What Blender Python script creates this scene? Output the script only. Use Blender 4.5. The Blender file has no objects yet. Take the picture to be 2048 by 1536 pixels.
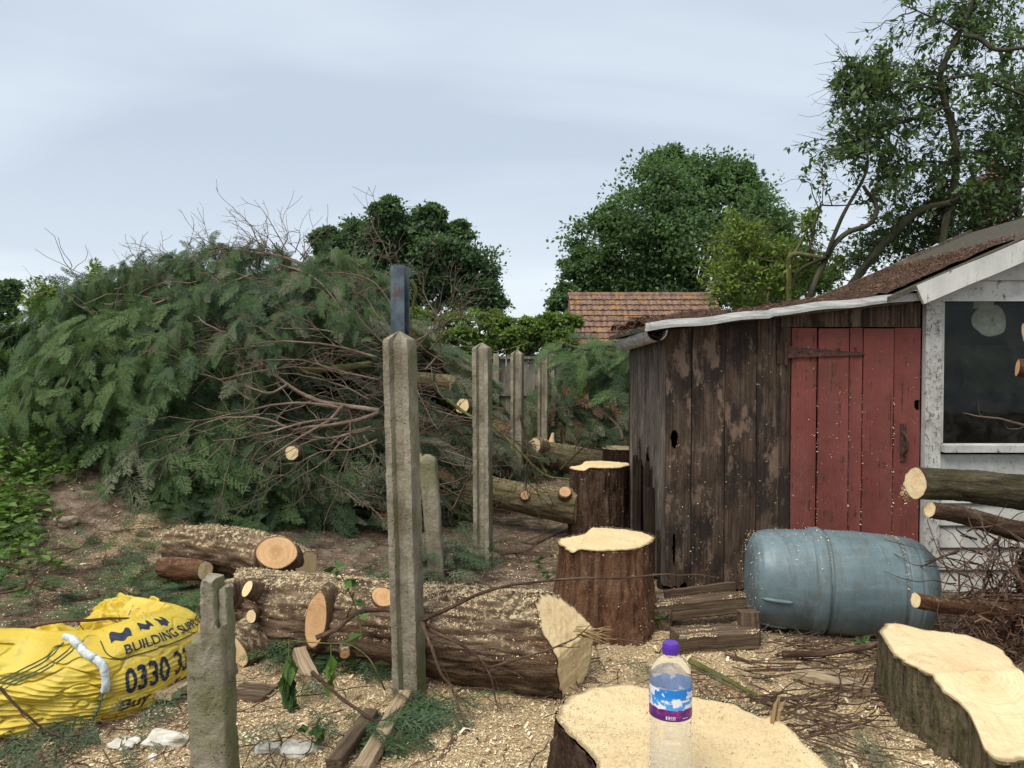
import bpy, bmesh, math
import numpy as np
from mathutils import Vector, Matrix

# ------------------------------------------------------------------ camera, sky, sun
SC = bpy.context.scene
COL = SC.collection
F, CX, CY, HZ, HC = 1538.0, 1024.0, 768.0, 729.0, 1.5
PITCH = math.atan((CY - HZ) / F)
cd = bpy.data.cameras.new("camera"); cam = bpy.data.objects.new("camera", cd); COL.objects.link(cam)
cam.location = (0, 0, HC); cam.rotation_euler = (math.pi / 2 - PITCH, 0, 0)
cd.sensor_fit = 'HORIZONTAL'; cd.angle = 2 * math.atan(1024 / F); cd.clip_start = .05; cd.clip_end = 3000
SC.camera = cam

SUN_EL, SUN_AZ = math.radians(58), math.radians(215)      # azimuth from +Y clockwise: behind and left of the camera
W = bpy.data.worlds.new("World"); SC.world = W; W.use_nodes = True
wn = W.node_tree; wn.nodes.clear()
def wnode(t, **kw):
    n = wn.nodes.new(t)
    for k, v in kw.items(): setattr(n, k, v)
    return n
wo = wnode('ShaderNodeOutputWorld')
sky = wnode('ShaderNodeTexSky', sky_type='NISHITA', sun_disc=False, sun_elevation=SUN_EL, sun_rotation=SUN_AZ)
bg1 = wnode('ShaderNodeBackground'); bg1.inputs[1].default_value = .05
wn.links.new(sky.outputs[0], bg1.inputs[0])
tc = wnode('ShaderNodeTexCoord'); sp = wnode('ShaderNodeSeparateXYZ'); wn.links.new(tc.outputs['Generated'], sp.inputs[0])
ad = wnode('ShaderNodeMath', operation='ADD'); ad.inputs[1].default_value = .18
ab = wnode('ShaderNodeMath', operation='ABSOLUTE'); wn.links.new(sp.outputs[2], ab.inputs[0]); wn.links.new(ab.outputs[0], ad.inputs[0])
dv = []
for i in (0, 1):
    d = wnode('ShaderNodeMath', operation='DIVIDE'); wn.links.new(sp.outputs[i], d.inputs[0]); wn.links.new(ad.outputs[0], d.inputs[1]); dv.append(d)
cb = wnode('ShaderNodeCombineXYZ'); wn.links.new(dv[0].outputs[0], cb.inputs[0]); wn.links.new(dv[1].outputs[0], cb.inputs[1])
mp = wnode('ShaderNodeMapping'); mp.inputs['Scale'].default_value = (.5, .8, 1); mp.inputs['Rotation'].default_value = (0, 0, .25); mp.inputs['Location'].default_value = (3.1, 1.7, 0)
wn.links.new(cb.outputs[0], mp.inputs[0])
nz = wnode('ShaderNodeTexNoise'); nz.inputs['Scale'].default_value = 1.05; nz.inputs['Detail'].default_value = 8; nz.inputs['Roughness'].default_value = .44; nz.inputs['Distortion'].default_value = .6
wn.links.new(mp.outputs[0], nz.inputs['Vector'])
rp = wnode('ShaderNodeValToRGB'); wn.links.new(nz.outputs[0], rp.inputs[0])
e = rp.color_ramp.elements
e[0].position = .36; e[0].color = (.288, .330, .385, 1); e[1].position = .66; e[1].color = (.455, .492, .52, 1)
e2 = rp.color_ramp.elements.new(.5); e2.color = (.350, .392, .440, 1)
hr = wnode('ShaderNodeValToRGB'); wn.links.new(ab.outputs[0], hr.inputs[0]); hr.color_ramp.elements[0].position = .0; hr.color_ramp.elements[0].color = (.75, .75, .75, 1); hr.color_ramp.elements[1].position = .26; hr.color_ramp.elements[1].color = (0, 0, 0, 1)
hm = wnode('ShaderNodeMix', data_type='RGBA'); wn.links.new(hr.outputs[0], hm.inputs[0]); wn.links.new(rp.outputs[0], hm.inputs[6]); hm.inputs[7].default_value = (.42, .458, .49, 1)
bg2 = wnode('ShaderNodeBackground'); bg2.inputs[1].default_value = 1.0; wn.links.new(hm.outputs[2], bg2.inputs[0])
ms = wnode('ShaderNodeMixShader'); ms.inputs[0].default_value = .88
wn.links.new(bg1.outputs[0], ms.inputs[1]); wn.links.new(bg2.outputs[0], ms.inputs[2]); wn.links.new(ms.outputs[0], wo.inputs[0])

sd = bpy.data.lights.new("sun", 'SUN'); sd.energy = 1.5; sd.angle = math.radians(32); sd.color = (1, .95, .86)
so = bpy.data.objects.new("sun", sd); COL.objects.link(so)
sdir = Vector((math.sin(SUN_AZ) * math.cos(SUN_EL), math.cos(SUN_AZ) * math.cos(SUN_EL), math.sin(SUN_EL)))
so.rotation_euler = sdir.to_track_quat('Z', 'Y').to_euler(); so.location = sdir * 60
SC.view_settings.view_transform = 'Standard'; SC.view_settings.look = 'None'; SC.view_settings.exposure = 1.12; SC.view_settings.gamma = 1
SC.view_settings.use_curve_mapping = False
SC.render.engine = 'CYCLES'; SC.cycles.use_denoising = True
SC.cycles.max_bounces = 8; SC.cycles.diffuse_bounces = 3; SC.cycles.transparent_max_bounces = 12; SC.cycles.transmission_bounces = 8

# ------------------------------------------------------------------ helpers
rng = np.random.default_rng(11)
def U(a, b, n=None): return rng.uniform(a, b, n)
A = np.array
def at(px, py, Y):
    u = (px - CX) / F; v = -(py - CY) / F; c, s = math.cos(PITCH), math.sin(PITCH)
    t = Y / (c + v * s)
    return A([u * t, Y, HC + t * (-s + v * c)])
def on(px, py, z=0.):
    u = (px - CX) / F; v = -(py - CY) / F; c, s = math.cos(PITCH), math.sin(PITCH)
    t = (z - HC) / (-s + v * c)
    return A([u * t, (c + v * s) * t, z])
def pl(pts, Y):
    """traced points with their own distances: Y a number or a list"""
    n = len(pts); Ys = np.interp(np.linspace(0, 1, n), np.linspace(0, 1, len(Y)), Y) if hasattr(Y, '__len__') else [Y] * n
    return A([at(p[0], p[1], y) for p, y in zip(pts, Ys)])

def _h(ix, iy, iz):
    n = (ix * 374761393 + iy * 668265263 + iz * 2147483647) & 0xffffffff
    n = ((n ^ (n >> 13)) * 1274126177) & 0xffffffff
    n = ((n ^ (n >> 15)) * 2246822519) & 0xffffffff
    return ((n ^ (n >> 16)) & 0xffffff) / float(0xffffff)
def vn(p):
    p = np.asarray(p, float); i = np.floor(p).astype(np.int64); f = p - i; f = f * f * (3 - 2 * f)
    r = 0
    for dx in (0, 1):
        for dy in (0, 1):
            for dz in (0, 1):
                w = (f[..., 0] if dx else 1 - f[..., 0]) * (f[..., 1] if dy else 1 - f[..., 1]) * (f[..., 2] if dz else 1 - f[..., 2])
                r = r + w * _h(i[..., 0] + dx, i[..., 1] + dy, i[..., 2] + dz)
    return r
def fbm(p, o=4):
    p = np.asarray(p, float); r = 0; a = .5
    for k in range(o): r = r + a * vn(p * 2 ** k + k * 17.3); a *= .5
    return r / (1 - .5 ** o)
def n2(x, y, s, o=4, off=0.): return fbm(np.stack([np.asarray(x) * s, np.asarray(y) * s, np.full_like(np.asarray(x, float), off)], -1), o)

def nrm(v): return v / np.maximum(np.linalg.norm(v, axis=-1, keepdims=True), 1e-9)
def catmull(P, n):
    P = np.asarray(P, float); m = len(P)
    if m == 2: return P[0] + (P[1] - P[0]) * np.linspace(0, 1, n)[:, None]
    Q = np.vstack([2 * P[0] - P[1], P, 2 * P[-1] - P[-2]])
    t = np.linspace(0, m - 1 - 1e-9, n); i = t.astype(int); f = (t - i)[:, None]
    a, b, c, d = Q[i], Q[i + 1], Q[i + 2], Q[i + 3]
    return .5 * (2 * b + (c - a) * f + (2 * a - 5 * b + 4 * c - d) * f ** 2 + (-a + 3 * b - 3 * c + d) * f ** 3)
def closed(P, n):
    P = np.asarray(P, float); m = len(P); t = np.linspace(0, m, n, endpoint=False); i = t.astype(int); f = (t - i)[:, None]
    a, b, c, d = P[(i - 1) % m], P[i % m], P[(i + 1) % m], P[(i + 2) % m]
    return .5 * (2 * b + (c - a) * f + (2 * a - 5 * b + 4 * c - d) * f ** 2 + (-a + 3 * b - 3 * c + d) * f ** 3)
def pframe(path):
    T = nrm(np.gradient(path, axis=0)); n = len(path)
    N = np.zeros_like(path); u = A([0, 0, 1.]) if abs(T[0, 2]) < .85 else A([1., 0, 0])
    N[0] = nrm(u - T[0] * (u @ T[0]))
    for k in range(1, n):
        v = N[k - 1] - T[k] * (N[k - 1] @ T[k]); N[k] = v / max(np.linalg.norm(v), 1e-9)
    return T, N, np.cross(T, N)

class MB:
    def __init__(s): s.V = []; s.Fc = []; s.M = []; s.B = []; s.n = 0
    def add(s, V, faces, mi=0, bc=None):
        V = np.asarray(V, float).reshape(-1, 3)
        for f in (faces if isinstance(faces, list) else [faces]):
            f = np.asarray(f, np.int64)
            if len(f): s.Fc.append(f + s.n); s.M.append(np.full(len(f), mi, np.int32) if np.isscalar(mi) else np.asarray(mi, np.int32))
        s.V.append(V); s.B.append(V if bc is None else np.asarray(bc, float).reshape(-1, 3)); s.n += len(V)
        return s
    def box(s, c, size, R=None, mi=0):
        h = A(size) / 2; V = A([[x, y, z] for x in (-1, 1) for y in (-1, 1) for z in (-1, 1)]) * h
        if R is not None: V = V @ A(R).T
        return s.add(V + A(c), A([[0, 1, 3, 2], [4, 6, 7, 5], [0, 4, 5, 1], [2, 3, 7, 6], [0, 2, 6, 4], [1, 5, 7, 3]]), mi)
    def tube(s, path, rad, seg=8, cap=True, mi=0, rn=0.):
        path = np.asarray(path, float); n = len(path); rad = np.broadcast_to(np.asarray(rad, float), (n,))
        T, N, B = pframe(path); th = np.linspace(0, 2 * np.pi, seg, endpoint=False)
        ring = np.cos(th)[None, :, None] * N[:, None] + np.sin(th)[None, :, None] * B[:, None]
        L = np.concatenate([[0], np.cumsum(np.linalg.norm(np.diff(path, axis=0), axis=1))])
        R = rad[:, None] * np.ones(seg)
        if rn: R = R * (1 + rn * (fbm(np.stack([np.cos(th)[None] * 1.5 + 0 * R, np.sin(th)[None] * 1.5 + 0 * R, L[:, None] * 9 + 0 * R + path[0, 0] * 7], -1), 2) - .5))
        V = path[:, None] + ring * R[..., None]
        bc = np.stack([np.cos(th)[None] * rad[:, None], np.sin(th)[None] * rad[:, None], L[:, None] + 0 * R], -1) + A([path[0, 0] * 3, path[0, 1] * 3, path[0, 2] * 5])
        i, j = np.meshgrid(np.arange(n - 1), np.arange(seg), indexing='ij'); k = (j + 1) % seg
        q = np.stack([i * seg + j, i * seg + k, (i + 1) * seg + k, (i + 1) * seg + j], -1).reshape(-1, 4)
        f = [q]
        if cap: f += [np.arange(seg)[::-1][None], (np.arange(seg) + (n - 1) * seg)[None]]
        return s.add(V, f, mi, bc)
    def build(s, name, mats, parent=None, smooth=False, **props):
        me = bpy.data.meshes.new(name)
        V = np.concatenate(s.V); me.vertices.add(len(V)); me.vertices.foreach_set('co', V.astype(np.float32).ravel())
        loops = np.concatenate([f.ravel() for f in s.Fc]); tot = np.concatenate([np.full(len(f), f.shape[1]) for f in s.Fc])
        me.loops.add(len(loops)); me.loops.foreach_set('vertex_index', loops.astype(np.int32))
        me.polygons.add(len(tot)); me.polygons.foreach_set('loop_start', np.concatenate([[0], np.cumsum(tot)[:-1]]).astype(np.int32))
        me.polygons.foreach_set('material_index', np.concatenate(s.M).astype(np.int32))
        me.polygons.foreach_set('use_smooth', np.full(len(tot), bool(smooth)))
        me.update(calc_edges=True)
        a = me.attributes.new('bc', 'FLOAT_VECTOR', 'POINT'); a.data.foreach_set('vector', np.concatenate(s.B).astype(np.float32).ravel())
        for m in (mats if isinstance(mats, (list, tuple)) else [mats]): me.materials.append(m)
        o = bpy.data.objects.new(name, me); COL.objects.link(o)
        if parent is not None: child(o, parent)
        for k, v in props.items(): o[k] = v
        return o
def child(o, p):
    o.parent = p
    o.matrix_parent_inverse = Matrix.Translation(-worldloc(p))
def worldloc(p): return Vector(p.location) if p.type == 'EMPTY' else Vector((0, 0, 0))     # meshes are built in world coordinates
def thing(name, label, cat, loc=(0, 0, 0), group=None):
    o = bpy.data.objects.new(name, None); COL.objects.link(o); o.location = tuple(map(float, loc)); o.empty_display_size = .1
    return tag(o, label, cat, group)
def tag(o, label, cat, group=None, kind=None):
    o['label'] = label
    if cat: o['category'] = cat
    if group: o['group'] = group
    if kind: o['kind'] = kind
    return o
def grid_faces(nu, nv, wrap=False):
    i, j = np.meshgrid(np.arange(nu - 1), np.arange(nv if wrap else nv - 1), indexing='ij'); k = (j + 1) % nv
    return np.stack([i * nv + j, (i + 1) * nv + j, (i + 1) * nv + k, i * nv + k], -1).reshape(-1, 4)

# ------------------------------------------------------------------ materials
class Mat:
    def __init__(s, name, rough=.85, spec=.3):
        s.m = bpy.data.materials.new(name); s.m.use_nodes = True; s.t = s.m.node_tree
        s.b = s.t.nodes['Principled BSDF']; s.b.inputs['Roughness'].default_value = rough; s.b.inputs['Specular IOR Level'].default_value = spec
    def n(s, typ, ins=None, **props):
        x = s.t.nodes.new(typ)
        for k, v in props.items(): setattr(x, k, v)
        for k, v in (ins or {}).items(): s.set(x.inputs[k], v)
        return x
    def set(s, sock, v):
        if isinstance(v, bpy.types.NodeSocket): s.t.links.new(v, sock)
        else:
            if sock.type == 'RGBA' and len(v) == 3: v = (*v, 1)
            sock.default_value = v
    def obj(s): return s.n('ShaderNodeTexCoord').outputs['Object']
    def bc(s): return s.n('ShaderNodeAttribute', attribute_name='bc').outputs['Vector']
    def attr(s, name): return s.n('ShaderNodeAttribute', attribute_name=name).outputs['Fac']
    def map(s, v, sc=(1, 1, 1), loc=(0, 0, 0), rot=(0, 0, 0)): return s.n('ShaderNodeMapping', {'Vector': v, 'Scale': sc, 'Location': loc, 'Rotation': rot}).outputs[0]
    def noise(s, v, scale, detail=4, rough=.55, dist=0): return s.n('ShaderNodeTexNoise', {'Vector': v, 'Scale': scale, 'Detail': detail, 'Roughness': rough, 'Distortion': dist}).outputs[0]
    def vor(s, v, scale, feature='F1'): return s.n('ShaderNodeTexVoronoi', {'Vector': v, 'Scale': scale}, feature=feature).outputs['Distance']
    def ramp(s, f, stops):
        r = s.n('ShaderNodeValToRGB', {'Fac': f}); el = r.color_ramp.elements
        while len(el) < len(stops): el.new(.5)
        for x, (p, c) in zip(el, stops): x.position = p; x.color = (*c, 1) if hasattr(c, '__len__') else (c, c, c, 1)
        return r.outputs[0]
    def mix(s, f, a, b, mode='MIX'):
        x = s.n('ShaderNodeMix', data_type='RGBA', blend_type=mode)
        s.set(x.inputs[0], f); s.set(x.inputs[6], a); s.set(x.inputs[7], b); return x.outputs[2]
    def math(s, op, a, b=0.): return s.n('ShaderNodeMath', {0: a, 1: b}, operation=op).outputs[0]
    def island(s): return s.n('ShaderNodeNewGeometry').outputs['Random Per Island']
    def normal(s, i):
        g = s.n('ShaderNodeNewGeometry').outputs['Normal']; return s.n('ShaderNodeSeparateXYZ', {0: g}).outputs[i]
    def orand(s): return s.n('ShaderNodeObjectInfo').outputs['Random']
    def color(s, c): s.set(s.b.inputs['Base Color'], c); return s
    def bump(s, h, st=.5, d=.02): s.set(s.b.inputs['Normal'], s.n('ShaderNodeBump', {'Height': h, 'Strength': st, 'Distance': d}).outputs[0]); return s

def bark_mat(name, c0, c1, c2, moss=0., dust=0., sc=26, orange=0.):
    k = Mat(name, .95, .1); v = k.bc()
    w = k.map(v, (1, 1, .16)); h = k.noise(w, sc, 6, .65, .6); fine = k.noise(v, 90, 3, .6)
    h2 = k.math('ADD', k.math('MULTIPLY', h, .8), k.math('MULTIPLY', fine, .25))
    c = k.ramp(h2, [(.36, c0), (.52, c1), (.70, c2)])
    big = k.noise(v, 3.3, 3)
    c = k.mix(k.math('MULTIPLY', k.ramp(big, [(.45, 0.), (.7, 1.)]), .45), c, tuple(x * .62 for x in c0))
    if orange: c = k.mix(k.math('MULTIPLY', k.ramp(k.noise(w, 11, 4), [(.55, 0.), (.7, 1.)]), orange), c, (.26, .115, .05))
    if moss: c = k.mix(k.math('MULTIPLY', k.ramp(k.noise(v, 5, 5, .65), [(.42, 0.), (.62, 1.)]), moss), c, (.085, .105, .03))
    if dust:
        up = k.ramp(k.normal(2), [(.35, 0.), (.8, 1.)]); dn = k.ramp(k.noise(k.obj(), 34, 6, .75), [(.50, 0.), (.60, 1.)])
        c = k.mix(k.math('MULTIPLY', k.math('MULTIPLY', up, dn), dust), c, (.62, .50, .30))
    return k.color(c).bump(h2, .9, .03).m
def cut_mat(name, base, dark, rings=90, marks=.5, dusty=False):
    """sawn end grain: faint rings, warmer heart, brown rim under the bark, sawdust grain; dusty = top still covered in sawdust"""
    k = Mat(name, .85, .15); v = k.bc(); o = k.obj(); rz = k.n('ShaderNodeSeparateXYZ', {0: v}).outputs[2]
    r = k.n('ShaderNodeVectorMath', {0: k.map(v, (1, 1, 0))}, operation='LENGTH').outputs['Value']; wob = k.noise(o, 6, 4)
    rr = k.noise(k.n('ShaderNodeCombineXYZ', {0: k.math('ADD', k.math('MULTIPLY', r, rings), k.math('MULTIPLY', wob, 5.)), 1: 0., 2: 0.}).outputs[0], 1., 3, .6)
    c = k.mix(k.math('MULTIPLY', k.ramp(rr, [(.42, 0.), (.62, 1.)]), .14 if dusty else .45), base, dark)
    c = k.mix(k.math('MULTIPLY', k.ramp(k.noise(o, 4.5, 6, .65), [(.42, 0.), (.66, 1.)]), .42), c, tuple(q * .75 + p * .25 for p, q in zip(base, dark)))
    c = k.mix(k.math('MULTIPLY', k.ramp(k.math('ADD', rz, k.math('MULTIPLY', k.noise(o, 9, 5, .7), .7)), [(.45, 1.), (.85, 0.)]), .18 if dusty else .38), c, dark)
    saw = k.noise(k.map(o, (60, 7, 7), rot=(0, 0, .9)), 1, 5, .7, .6)
    c = k.mix(k.math('MULTIPLY', k.ramp(saw, [(.50, 0.), (.66, 1.)]), .30 * marks * 2 * (.3 if dusty else 1)), c, tuple(x * .8 for x in dark))
    g1 = k.noise(o, 300, 4, .8); c = k.mix(k.math('MULTIPLY', k.ramp(g1, [(.38, 1.), (.50, 0.)]), .45 if dusty else .15), c, tuple(x * .75 for x in dark))
    c = k.mix(k.math('MULTIPLY', k.ramp(k.noise(o, 55, 6, .8), [(.60, 0.), (.68, 1.)]), .5), c, tuple(x * .5 for x in dark))
    c = k.mix(k.math('MULTIPLY', k.ramp(k.noise(k.map(o, (1, 1, 1), loc=(7, 3, 1)), 8, 6, .75), [(.56, 0.), (.66, 1.)]), .4), c, tuple(x * .6 for x in dark))
    c = k.mix(k.ramp(rz, [(.94, 0.), (.98, .75)]), c, tuple(x * .32 for x in dark))
    return k.color(c).bump(k.math('ADD', k.math('MULTIPLY', saw, .8), g1), .8 if dusty else .5, .006).m
M = {}
M['bark'] = bark_mat('bark_grey_brown', (.045, .028, .018), (.135, .088, .055), (.29, .215, .145), dust=.95, orange=.3)
M['bark_back'] = bark_mat('bark_olive', (.05, .038, .02), (.15, .115, .065), (.29, .24, .15), moss=.35, dust=.3)
M['bark_red'] = bark_mat('bark_red_brown', (.04, .019, .011), (.125, .062, .035), (.225, .13, .075), orange=.45, dust=.2)
M['bark_dark'] = bark_mat('bark_dark', (.026, .015, .010), (.072, .042, .028), (.15, .10, .07), dust=.15)
M['bark_moss'] = bark_mat('bark_mossy', (.05, .038, .022), (.14, .108, .066), (.27, .215, .145), moss=.28, sc=30)
M['bark_log'] = bark_mat('bark_side_log', (.026, .021, .013), (.075, .058, .036), (.15, .125, .085), moss=.45, sc=30)
M['twig'] = bark_mat('twig_brown', (.045, .024, .016), (.115, .07, .048), (.23, .165, .12), sc=40)
M['branch'] = bark_mat('bare_branch', (.075, .050, .035), (.20, .145, .105), (.38, .30, .235), sc=40)
M['branch_moss'] = bark_mat('moss_branch', (.06, .06, .02), (.17, .17, .06), (.30, .29, .13), moss=.6, sc=30)
M['apple_bark'] = bark_mat('apple_bark', (.02, .018, .013), (.062, .056, .042), (.14, .125, .10), moss=.35, sc=30)
M['oak_bark'] = bark_mat('oak_bark', (.02, .016, .011), (.05, .04, .028), (.09, .075, .055), sc=6)
M['cut'] = cut_mat('fresh_cut_wood', (.93, .75, .44), (.74, .49, .22), dusty=True)
M['cut_pale'] = cut_mat('pale_cut_wood', (.88, .70, .43), (.66, .43, .20))
M['cut_orange'] = cut_mat('orange_cut_wood', (.70, .45, .23), (.46, .23, .095))
M['cut_split'] = cut_mat('split_wood', (.84, .66, .38), (.60, .39, .18), rings=8, marks=.9)
# sawdust chips, twigs, leaves
def island_mat(name, stops, rough=.85, trans=0., spec=.25, var=0.):
    k = Mat(name, rough, spec); c = k.ramp(k.island(), stops)
    if var: c = k.mix(k.math('MULTIPLY', k.ramp(k.noise(k.obj(), var, 3), [(.4, 0.), (.65, 1.)]), .5), c, stops[0][1])
    k.color(c)
    if trans:
        tr = k.n('ShaderNodeBsdfTranslucent', {'Color': k.mix(1., c, (1.0, 1.15, .55), 'MULTIPLY')}); mx = k.n('ShaderNodeMixShader', {0: trans, 1: k.b.outputs[0], 2: tr.outputs[0]})
        k.t.links.new(mx.outputs[0], k.t.nodes['Material Output'].inputs[0])
    return k.m
M['chip'] = island_mat('wood_chip', [(0., (.24, .145, .07)), (.22, (.52, .36, .19)), (.55, (.76, .60, .36)), (1., (.88, .77, .54))])
M['chip_brown'] = island_mat('bark_chip', [(0., (.045, .025, .015)), (.5, (.13, .075, .045)), (1., (.30, .20, .12))])
M['needle'] = island_mat('dead_needle', [(0., (.04, .02, .013)), (.5, (.12, .062, .038)), (1., (.25, .155, .10))])
M['con_dark'] = island_mat('conifer_dark', [(0., (.038, .068, .036)), (.6, (.072, .116, .060)), (1., (.12, .172, .094))], trans=.38)
M['con_mid'] = island_mat('conifer_mid', [(0., (.054, .098, .036)), (.6, (.095, .156, .058)), (1., (.15, .215, .09))], trans=.38)
M['con_light'] = island_mat('conifer_light', [(0., (.08, .135, .046)), (.6, (.132, .20, .072)), (1., (.195, .265, .115))], trans=.38)
M['con_grey'] = island_mat('conifer_grey', [(0., (.085, .096, .055)), (.6, (.14, .15, .09)), (1., (.21, .215, .14))], trans=.25)
M['con_dead'] = island_mat('conifer_dead', [(0., (.06, .032, .018)), (.6, (.14, .075, .04)), (1., (.24, .15, .08))], trans=.1)
M['oak'] = island_mat('oak_leaf', [(0., (.06, .10, .052)), (.5, (.112, .178, .09)), (1., (.17, .255, .125))], trans=.42, rough=.6)
M['oak2'] = island_mat('oak_leaf_bright', [(0., (.065, .112, .042)), (.5, (.125, .205, .075)), (1., (.19, .285, .11))], trans=.42, rough=.6)
M['hedge'] = island_mat('hedge_leaf', [(0., (.09, .14, .025)), (.5, (.17, .245, .045)), (1., (.27, .34, .085))], trans=.35, rough=.6)
M['apple'] = island_mat('apple_leaf', [(0., (.05, .088, .03)), (.5, (.085, .145, .045)), (1., (.14, .21, .07))], trans=.38, rough=.5, spec=.5)
M['lime'] = island_mat('young_leaf', [(0., (.11, .18, .028)), (.5, (.19, .29, .05)), (1., (.30, .40, .10))], trans=.42, rough=.55)
M['weed'] = island_mat('weed_leaf', [(0., (.08, .15, .028)), (.5, (.14, .24, .05)), (1., (.22, .33, .085))], trans=.38, rough=.55)
M['wilt'] = island_mat('wilted_leaf', [(0., (.04, .075, .028)), (.5, (.07, .13, .04)), (1., (.13, .21, .06))], trans=.25, rough=.55)
M['grass'] = island_mat('rough_grass', [(0., (.05, .085, .02)), (1., (.11, .15, .05))], trans=.3)
# ------------------------------------------------------------------ ground
def gh(x, y):
    x = np.asarray(x, float); y = np.asarray(y, float)
    m = 1.4 * np.exp(-(((x + 4.6) / 2.2) ** 2 + ((y - 7.6) / 1.9) ** 2))
    z = m + .05 * (n2(x, y, 1.1, 3, 3.) - .5) * np.clip((14 - y) / 8, 0, 1)
    return z + .035 * (n2(x, y, 5, 3, 9.) - .5) * (1 + 3 * np.clip(m, 0, 1))
def sawmask(x, y):
    x = np.asarray(x, float); y = np.asarray(y, float); r = 0
    for cx_, cy_, s_, a_ in ((.0, 3.0, 1., 1.1), (-.9, 3.2, .9, 1.2), (1.15, 3.35, 1., 1.15), (.6, 3.6, .8, 1.), (1.9, 3.3, .9, .7), (.55, 1.7, .8, .8), (-.4, 4.9, .8, .25), (.3, 5.5, .9, .25), (-2.6, 5.4, 1.0, .6), (-1.9, 4.6, .7, .4), (-1.5, 2.7, .8, .45), (-1.4, 4.6, .6, .5)):
        r = r + a_ * np.exp(-((x - cx_) ** 2 + (y - cy_) ** 2) / (s_ * s_))
    return np.clip(r * (.15 + 1.2 * n2(x, y, 2.2, 4, 5.) + .5 * (n2(x, y, 9., 3, 2.) - .5)), 0, 1)
def ground():
    a = np.linspace(-1, 1, 360); xs = np.sign(a) * (9 * np.abs(a) + 420 * np.abs(a) ** 9)
    b = np.linspace(0, 1, 420); ys = -14 + 30 * b + 700 * b ** 14
    X, Y = np.meshgrid(xs, ys, indexing='ij'); Z = gh(X, Y)
    m = MB().add(np.stack([X, Y, Z], -1), grid_faces(360, 420))
    k = Mat('soil_and_sawdust', .95, .1); v = k.obj()
    nA = k.noise(v, 9, 6, .7); c = k.ramp(nA, [(.32, (.075, .050, .034)), (.5, (.20, .142, .098)), (.66, (.35, .27, .195))])
    c = k.mix(k.ramp(k.vor(v, 60), [(.05, .55), (.3, 0.)]), c, (.26, .20, .15))
    saw = k.attr('saw'); sn = k.noise(v, 55, 6, .75); f = k.ramp(k.math('ADD', saw, k.math('MULTIPLY', k.math('SUBTRACT', sn, .5), 1.6)), [(.36, 0.), (.60, 1.)])
    sc_ = k.ramp(k.noise(v, 130, 3, .7), [(.3, (.24, .15, .08)), (.5, (.58, .43, .24)), (.68, (.82, .67, .42))])
    c = k.mix(k.math('MULTIPLY', f, .9), c, sc_)
    c = k.mix(k.ramp(k.n('ShaderNodeSeparateXYZ', {0: v}).outputs[1], [(0., 0.), (1., 1.)]), c, c)
    g = k.attr('green'); c = k.mix(g, c, k.ramp(k.noise(v, 3, 5), [(.35, (.035, .06, .015)), (.65, (.09, .12, .035))]))
    k.color(c).bump(k.math('ADD', nA, k.noise(v, 90, 4, .7)), .9, .02)
    o = m.build('ground', k.m, smooth=True, kind='structure')
    for nme, val in (('saw', sawmask(X, Y)), ('green', np.clip((Y - 11) / 3 + np.clip((np.abs(X) - 7) / 3, 0, 1), 0, 1))):
        at_ = o.data.attributes.new(nme, 'FLOAT', 'POINT'); at_.data.foreach_set('value', val.astype(np.float32).ravel())
ground()

# ------------------------------------------------------------------ scatter primitives
def unit(n):
    v = rng.normal(size=(n, 3)); return nrm(v)
def chips_into(mb, P, Nn, lmin, lmax, wr=.45, tilt=.6, mi=0):
    """small curled flakes: four corner points with a raised middle fold"""
    n = len(P); nn = nrm(np.broadcast_to(Nn, (n, 3)) + tilt * rng.normal(size=(n, 3)) * .6); a = unit(n); a = nrm(a - nn * (a * nn).sum(1)[:, None]); b = np.cross(nn, a)
    L = (lmin * (lmax / lmin) ** (rng.random(n) ** 1.6))[:, None]; w = L * wr * U(.5, 1.2, (n, 1)); h = L * U(-.05, .3, (n, 1))
    V = np.stack([P - a * L / 2 - b * w / 2, P - a * L / 2 + b * w / 2, P + nn * h + b * w / 2, P + nn * h - b * w / 2, P + a * L / 2 + b * w * .4, P + a * L / 2 - b * w * .4], 1)
    i = (np.arange(n) * 6)[:, None]
    mb.add(V, [i + A([0, 3, 2, 1]), i + A([3, 5, 4, 2])], mi)
def leaves_into(mb, P, D, Nn, L, wr=.5, fold=.15, mi=0):
    n = len(P); D = nrm(D); Nn = nrm(Nn - D * (Nn * D).sum(1)[:, None]); B = np.cross(D, Nn)
    L = np.broadcast_to(np.asarray(L, float), (n,))[:, None]; w = L * wr / 2
    V = np.stack([P, P + D * L * .45 + B * w + Nn * L * fold, P + D * L, P + D * L * .45 - B * w + Nn * L * fold], 1)
    i = (np.arange(n) * 4)[:, None]
    mb.add(V, [i + A([0, 1, 2]), i + A([0, 2, 3])], np.tile(mi, 2) if not np.isscalar(mi) else mi)
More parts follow.
